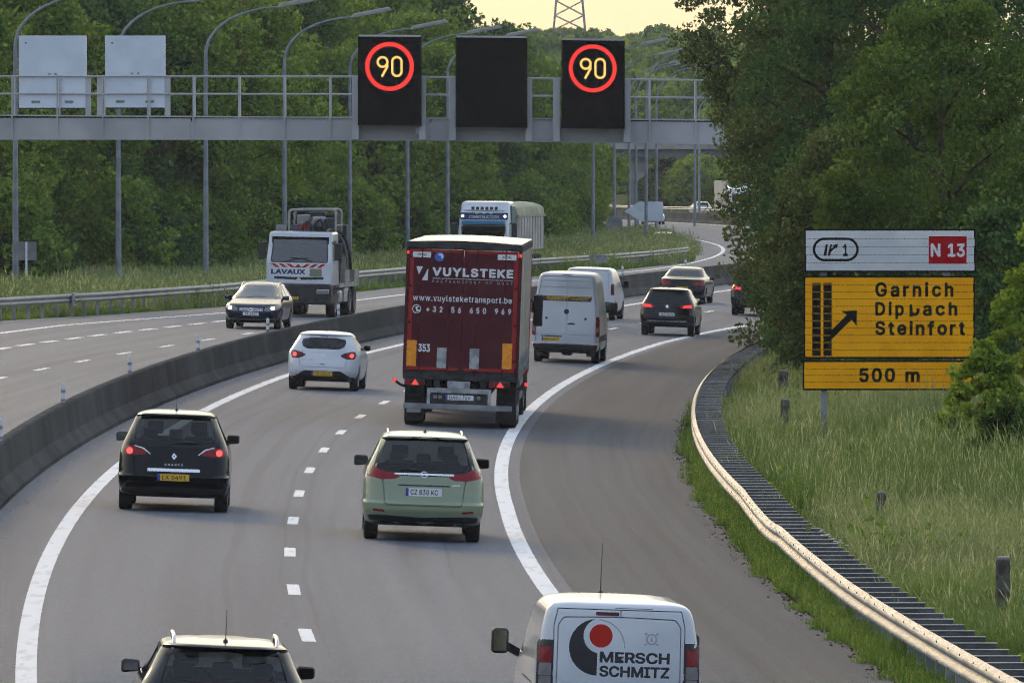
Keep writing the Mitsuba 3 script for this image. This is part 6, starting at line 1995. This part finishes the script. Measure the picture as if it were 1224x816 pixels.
# ------------------------------------------------------------------ the big trees and shrubs in the right verge
def right_z(x, y):
    d = x - med(y) - RAIL_R(y)
    return float(right_ground(np.array([d]), np.array([y]))[1][0])


def own_tree(name, label, px, y, leafmat, seed, h, r, base, nclump, per, leaf, clump_r, prof, cat='tree', **k):
    x = at_px(px, y)
    z = right_z(x, y)
    tr, cr = make_tree(seed, h, r, base, nclump, per, leaf, clump_r, prof, **k)
    t = thing(name, label, cat)
    m = np.eye(4)
    m[:3, 3] = [x, y, z]
    put(t, 'trunk', tr, 'bark', 40, m)
    put(t, 'crown', cr, leafmat, False, m)


own_tree('tree', 'tall olive green tree whose branches overhang the guard rail right of the gantry', 992, 268, 'leaf_willow', 101, 15.5, 3.3, .6, 360, 130, .15, .62, 'wide')
own_tree('tree', 'high olive green tree crown reaching left over the road at the top of the picture', 925, 296, 'leaf_willow', 109, 16.5, 3.0, 7.0, 220, 120, .16, .62, 'wide')
own_tree('tree', 'tree with low twigs hanging over the half hidden dark car', 978, 280, 'leaf_bush', 102, 9.0, 1.9, .2, 220, 120, .14, .5, 'wide')
own_tree('tree', 'dark tall tree at the top right, behind the broad leafy one', 1090, 262, 'leaf_deep', 103, 17.0, 4.8, .8, 330, 110, .17, .72, 'wide')
own_tree('tree', 'broad green leafy tree above the yellow direction sign', 1125, 226, 'leaf_bush', 104, 9.4, 3.1, .5, 310, 120, .135, .52, 'round')
own_tree('tree', 'green bushy tree left above the yellow direction sign', 1030, 232, 'leaf_willow', 105, 6.6, 2.6, .3, 270, 120, .135, .50, 'round')
own_tree('tree', 'dark tree directly behind the yellow direction sign', 1080, 240, 'leaf_deep', 106, 8.0, 3.6, .2, 300, 100, .15, .6, 'wide')
own_tree('tree', 'dark tree at the right picture edge above the shrub', 1235, 250, 'leaf_deep', 107, 16.0, 4.4, .4, 330, 110, .17, .68, 'wide')
own_tree('tree', 'dark tree in the background right of the overhanging tree', 1030, 300, 'leaf_deep', 108, 16.0, 4.0, .5, 280, 100, .19, .75, 'wide')
own_tree('bush', 'fresh green shrub in front of the right end of the yellow sign', 1178, 166, 'leaf_fresh', 120, 2.5, 1.02, .05, 95, 60, .13, .20, 'bush', cat='bush')
own_tree('bush', 'tall narrow light green sapling at the right picture edge', 1232, 168, 'leaf_fresh', 121, 4.4, .72, .1, 80, 60, .13, .20, 'bush', cat='bush')
own_tree('bush', 'dark green bush below the right end of the yellow sign', 1215, 158, 'leaf_bush', 122, 1.6, 1.0, .02, 90, 60, .11, .22, 'bush', cat='bush')
own_tree('bush', 'dark bush in the gap between the yellow sign and the sapling', 1190, 205, 'leaf_deep', 123, 4.6, 1.6, .05, 160, 60, .15, .36, 'bush', cat='bush')
own_tree('bush', 'dark undergrowth bush under the tree left of the yellow sign', 985, 262, 'leaf_deep', 124, 3.4, 1.6, .05, 150, 60, .17, .4, 'bush', cat='bush')
own_tree('bush', 'dark undergrowth bush behind the lower left corner of the yellow sign', 1010, 235, 'leaf_deep', 125, 3.4, 1.9, .05, 160, 60, .17, .4, 'bush', cat='bush')
own_tree('bush', 'dark undergrowth bush hidden behind the yellow sign', 1090, 222, 'leaf_deep', 126, 3.4, 1.9, .05, 160, 60, .17, .4, 'bush', cat='bush')

# ------------------------------------------------------------------ grass
def grass_patch(seed, size, n, h0, h1, w, heads=0.0, lean=.35, headmat=None):
    rng = np.random.default_rng(seed)
    p = rng.uniform(-size / 2, size / 2, (n, 2))
    cl = meshkit.noise(np.column_stack([p * 1.6, np.zeros(n)]), seed)
    h = (h0 + (h1 - h0) * rng.uniform(0, 1, n) ** 1.3) * (.62 + .7 * cl)
    a = rng.uniform(0, 2 * PI, n)
    ln = lean * h * rng.uniform(.2, 1.3, n)
    dx, dy = np.cos(a) * ln + .10 * h, np.sin(a) * ln
    f = rng.uniform(0, PI, n)
    wx, wy = np.cos(f) * w / 2, np.sin(f) * w / 2
    z0 = np.full(n, -.06)
    B = lambda s, k, z: np.stack([p[:, 0] + dx * k + s * wx, p[:, 1] + dy * k + s * wy, z], 1)
    v = np.stack([B(-1, 0, z0), B(1, 0, z0), B(-.75, .38, h * .62), B(.75, .38, h * .62), B(0, 1, h)], 1).reshape(-1, 3)
    i = np.arange(n)[:, None] * 5
    fc = np.vstack([i + [0, 1, 3], i + [0, 3, 2], i + [2, 3, 4]])
    blades = (v, fc)
    m = int(n * heads)
    if not m:
        return blades, None
    s = rng.choice(n, m, False)
    tip = np.stack([p[s, 0] + dx[s] * .9, p[s, 1] + dy[s] * .9, h[s] * 1.05], 1)
    e = np.stack([dx[s] * .35, dy[s] * .35, h[s] * .22], 1)
    ww = np.stack([np.cos(f[s]), np.sin(f[s]), 0 * s], 1) * w * 1.5
    v = np.stack([tip - e * .4, tip + ww, tip + e, tip - ww], 1).reshape(-1, 3)
    i = np.arange(m)[:, None] * 4
    return blades, (v, np.vstack([i + [0, 1, 2], i + [0, 2, 3]]))


def grass_kind(gid, mat, headmat, *a, **k):
    b, hd = grass_patch(*a, **k)
    scene[gid] = {'type': 'shapegroup', 'blades': mikit.ply(b, 'mat_' + mat, False)}
    if hd is not None:
        scene[gid]['seed_heads'] = mikit.ply(hd, 'mat_' + headmat, False)


grass_kind('patch_tall', 'blade', 'blade_pale', 1, 3.0, 9500, .30, .80, .0056, .08)
grass_kind('patch_tall_pale', 'blade_pale', 'blade_pale', 2, 3.0, 9500, .35, .90, .0052, .16)
grass_kind('patch_low', 'blade_short', 'blade', 3, 3.0, 6000, .12, .38, .010, .05)
grass_kind('patch_edge', 'blade_short', 'blade', 4, 1.2, 1900, .10, .36, .008, .03)
grass_kind('patch_far', 'blade', 'blade_pale', 5, 5.0, 4200, .40, .9, .018, .12)
grass_kind('patch_far_pale', 'blade_pale', 'blade_pale', 6, 5.0, 4200, .45, 1.0, .018, .25)
n_ = 0


def clump(gid, x, y, z, s=1.0, sz=1.0):
    global n_
    n_ += 1
    scene[f'meadow_grass__{n_:03d}'] = {'type': 'instance', 'to_world': T().translate([x, y, z]).rotate([0, 0, 1], float(rng.uniform(0, 360))).scale([s, s, s * sz]), 'shapegroup': {'type': 'ref', 'id': gid}}


for y in np.arange(96, 345, 2.3):
    for d in np.arange(2.5, 17, 2.3):
        yy_, dd = y + rng.uniform(-.5, .5), d + rng.uniform(-.4, .4)
        x, z = right_ground(np.array([dd]), np.array([yy_]))
        if 612 + x[0] * FPX / yy_ > 1270:
            continue
        pale = meshkit.noise(np.array([[dd * .25, yy_ * .05, 3.0]]), 9)[0]
        gid = 'patch_tall_pale' if pale > .58 else 'patch_tall'
        clump(gid, x[0], yy_, z[0], 1.0, float(rng.uniform(.75, 1.1)) * (1.35 if 148 < yy_ < 184 and 1.5 < dd < 9 else 1.0))
for y in np.arange(95, 292, 1.15):
    x, z = right_ground(np.array([rng.uniform(.05, .35)]), np.array([y]))
    clump('patch_edge', x[0] + .28, y, z[0], 1.0, float(rng.uniform(.55, 1.1)))
    x, z = right_ground(np.array([1.25]), np.array([y]))
    clump('patch_edge', x[0], y, z[0], 1.0, float(rng.uniform(.8, 1.2)))
for y in np.arange(300, 664, 4.0):
    for d in np.arange(3.4, 18.5, 3.7):
        yy_, dd = y + rng.uniform(-1, 1), d + rng.uniform(-.7, .7)
        x, z = left_ground(np.array([dd]), np.array([yy_]))
        if 612 + x[0] * FPX / yy_ < -40 or dd > front(yy_) - 1 or yy_ > 660:
            continue
        gid = 'patch_far_pale' if meshkit.noise(np.array([[dd * .2, yy_ * .04, 5.0]]), 4)[0] > .45 else 'patch_far'
        clump(gid, x[0], yy_, z[0], 1.0, float(rng.uniform(.7, 1.05)))
for y in np.arange(290, 560, 1.5):
    x, z = left_ground(np.array([.9]), np.array([y]))
    clump('patch_edge', x[0], y, z[0], 1.0, float(rng.uniform(.8, 1.15)))
tag('meadow_grass', 'tall seeding meadow grass on the verges', 'grass', kind='stuff')

# broad-leaved weeds scattered in the meadow
wl = np.random.default_rng(55)
wp = wl.normal(size=(420, 3)) * [.34, .34, .16] + [0, 0, .26]
wp[:, 2] = np.abs(wp[:, 2])
scene['patch_weed'] = {'type': 'shapegroup', 'leaves': mikit.ply(leaf_cards(wp, .10, wl, .8), 'mat_leaf_mid', False)}
for _ in range(150):
    yy_, dd = float(rng.uniform(98, 300)), float(rng.uniform(.8, 15))
    x, z = right_ground(np.array([dd]), np.array([yy_]))
    clump('patch_weed', x[0], yy_, z[0], float(rng.uniform(.6, 1.5)), float(rng.uniform(.8, 1.3)))


# loose soil and small stones along the edges of the roads
def crumbs(name, fo, n, y0, y1, spread, size, mat, label):
    g = np.random.default_rng(n)
    base = trimesh.creation.icosphere(0)
    bv, bf = np.array(base.vertices), np.array(base.faces)
    ys = g.uniform(y0, y1, n)
    os_ = np.array([fo(y) for y in ys]) + g.normal(size=n) * spread
    sz = size * g.uniform(.4, 1.4, n)
    c = np.stack([med(ys) + os_, ys, zroad(os_, ys) + sz * .2], 1)
    v = (bv[None] * g.uniform(.6, 1.2, (n, len(bv), 1)) * sz[:, None, None] * [1, 1.2, .7] + c[:, None]).reshape(-1, 3)
    f = (bf[None] + np.arange(n)[:, None, None] * len(bv)).reshape(-1, 3)
    tag(put(None, name, (v, f), mat), label, 'soil', kind='stuff')


crumbs('soil_crumbs', lambda y: RIGHT_EDGE(y) + .05, 6000, 96, 330, .12, .019, 'soil', 'dark loose soil crumbs along the edge of the hard shoulder')
crumbs('grit', lambda y: .32, 700, 96, 400, .14, .013, 'bridge_concrete', 'pale grit along the foot of the median barrier')

for i, (px, y) in enumerate(((984, 132), (990, 134), (978, 136), (1000, 131), (1062, 150), (1130, 141))):
    t = thing('umbel_plant', 'white flowering umbel plant in the grass just behind the right guard rail' if i < 4 else ('white umbel plant in the tall grass below the yellow sign', 'white umbel plant in the tall grass left of the nearest wooden post')[i - 4], 'plant', 'white umbel plants behind the rail' if i < 4 else None)
    x = at_px(px, y)
    z = right_z(x, y)
    h = float(rng.uniform(.62, .8))
    put(t, 'stem', tube([(x, y, z - .1), (x + .02, y, z + h * .6), (x + .03, y, z + h)], [.006, .005, .003], 5), 'blade_short')
    for q_ in range(7):
        a_, r_ = q_ * 2.4, .03 + .022 * q_
        put(t, 'umbel', (lambda m_: (m_[0] * [1, 1, .35] + [x + .03 + r_ * math.cos(a_), y + r_ * math.sin(a_), z + h - .012 * q_], m_[1]))(arr(trimesh.creation.icosphere(1, .032))), 'umbel', 40)

# the same wood goes on along the motorway behind the camera, where the cars' dark paint and mirrors show it
n_ = 0
for y in np.arange(-330, 45, 9.0):
    for sg in (-1, 1):
        for q_ in (0, 1):
            x = med(max(y, -39)) + (12.5 + 16 if sg > 0 else -15 - 24) + sg * (rng.uniform(0, 4) + 9 * q_)
            n_ += 1
            s = float(rng.uniform(.85, 1.2))
            scene[f'roadside_wood__{n_:03d}'] = {'type': 'instance', 'to_world': T().translate([x, y + float(rng.uniform(-3, 3)), -1.0]).rotate([0, 0, 1], float(rng.uniform(0, 360))).scale([s, s, s]), 'shapegroup': {'type': 'ref', 'id': kinds[int(rng.integers(4))]}}
tag('roadside_wood', 'wood lining the motorway behind the camera', 'wood', kind='stuff')

# alike things whose labels would be the same: say which one, counted from the left of the picture
where_ = {}
for k, d in scene.items():
    if isinstance(d, dict) and d.get('type') == 'instance' and k in labels:
        m = np.array(T(d['to_world']).matrix)
        where_[k] = m[0, 3] / m[1, 3]
for i, (x, y) in enumerate(lamp_spots):
    where_['street_lamp' + (f'_{i:03d}' if i else '')] = x / y
for i in range(40):
    k = 'delineator_post' + (f'_{i:03d}' if i else '')
    if k in labels:
        where_[k] = i
for k in list(labels):
    if k.startswith('umbel_plant'):
        i = int(k[-3:]) if k[-1].isdigit() else 0
        where_[k] = (984, 990, 978, 1000, 1062, 1130)[i]
same = {}
for k in where_:
    same.setdefault(labels[k]['label'], []).append(k)
ORD = 'first second third fourth fifth sixth seventh eighth ninth tenth eleventh twelfth thirteenth fourteenth fifteenth sixteenth seventeenth eighteenth nineteenth twentieth'.split()
for lab, ks in same.items():
    ks.sort(key=where_.get)
    for i, k in enumerate(ks):
        if len(ks) == 2:
            labels[k]['label'] = lab + (', left one', ', right one')[i]
        elif len(ks) > 2:
            labels[k]['label'] = lab + f', {ORD[min(i, 19)]} from left'

for lab in labels.values():
    t_ = lab.get('label', '')
    if len(t_.replace('-', ' ').split()) > 16 or len(t_.split()) > 16:
        lab['label'] = t_.replace(' row of left wood', ' row')
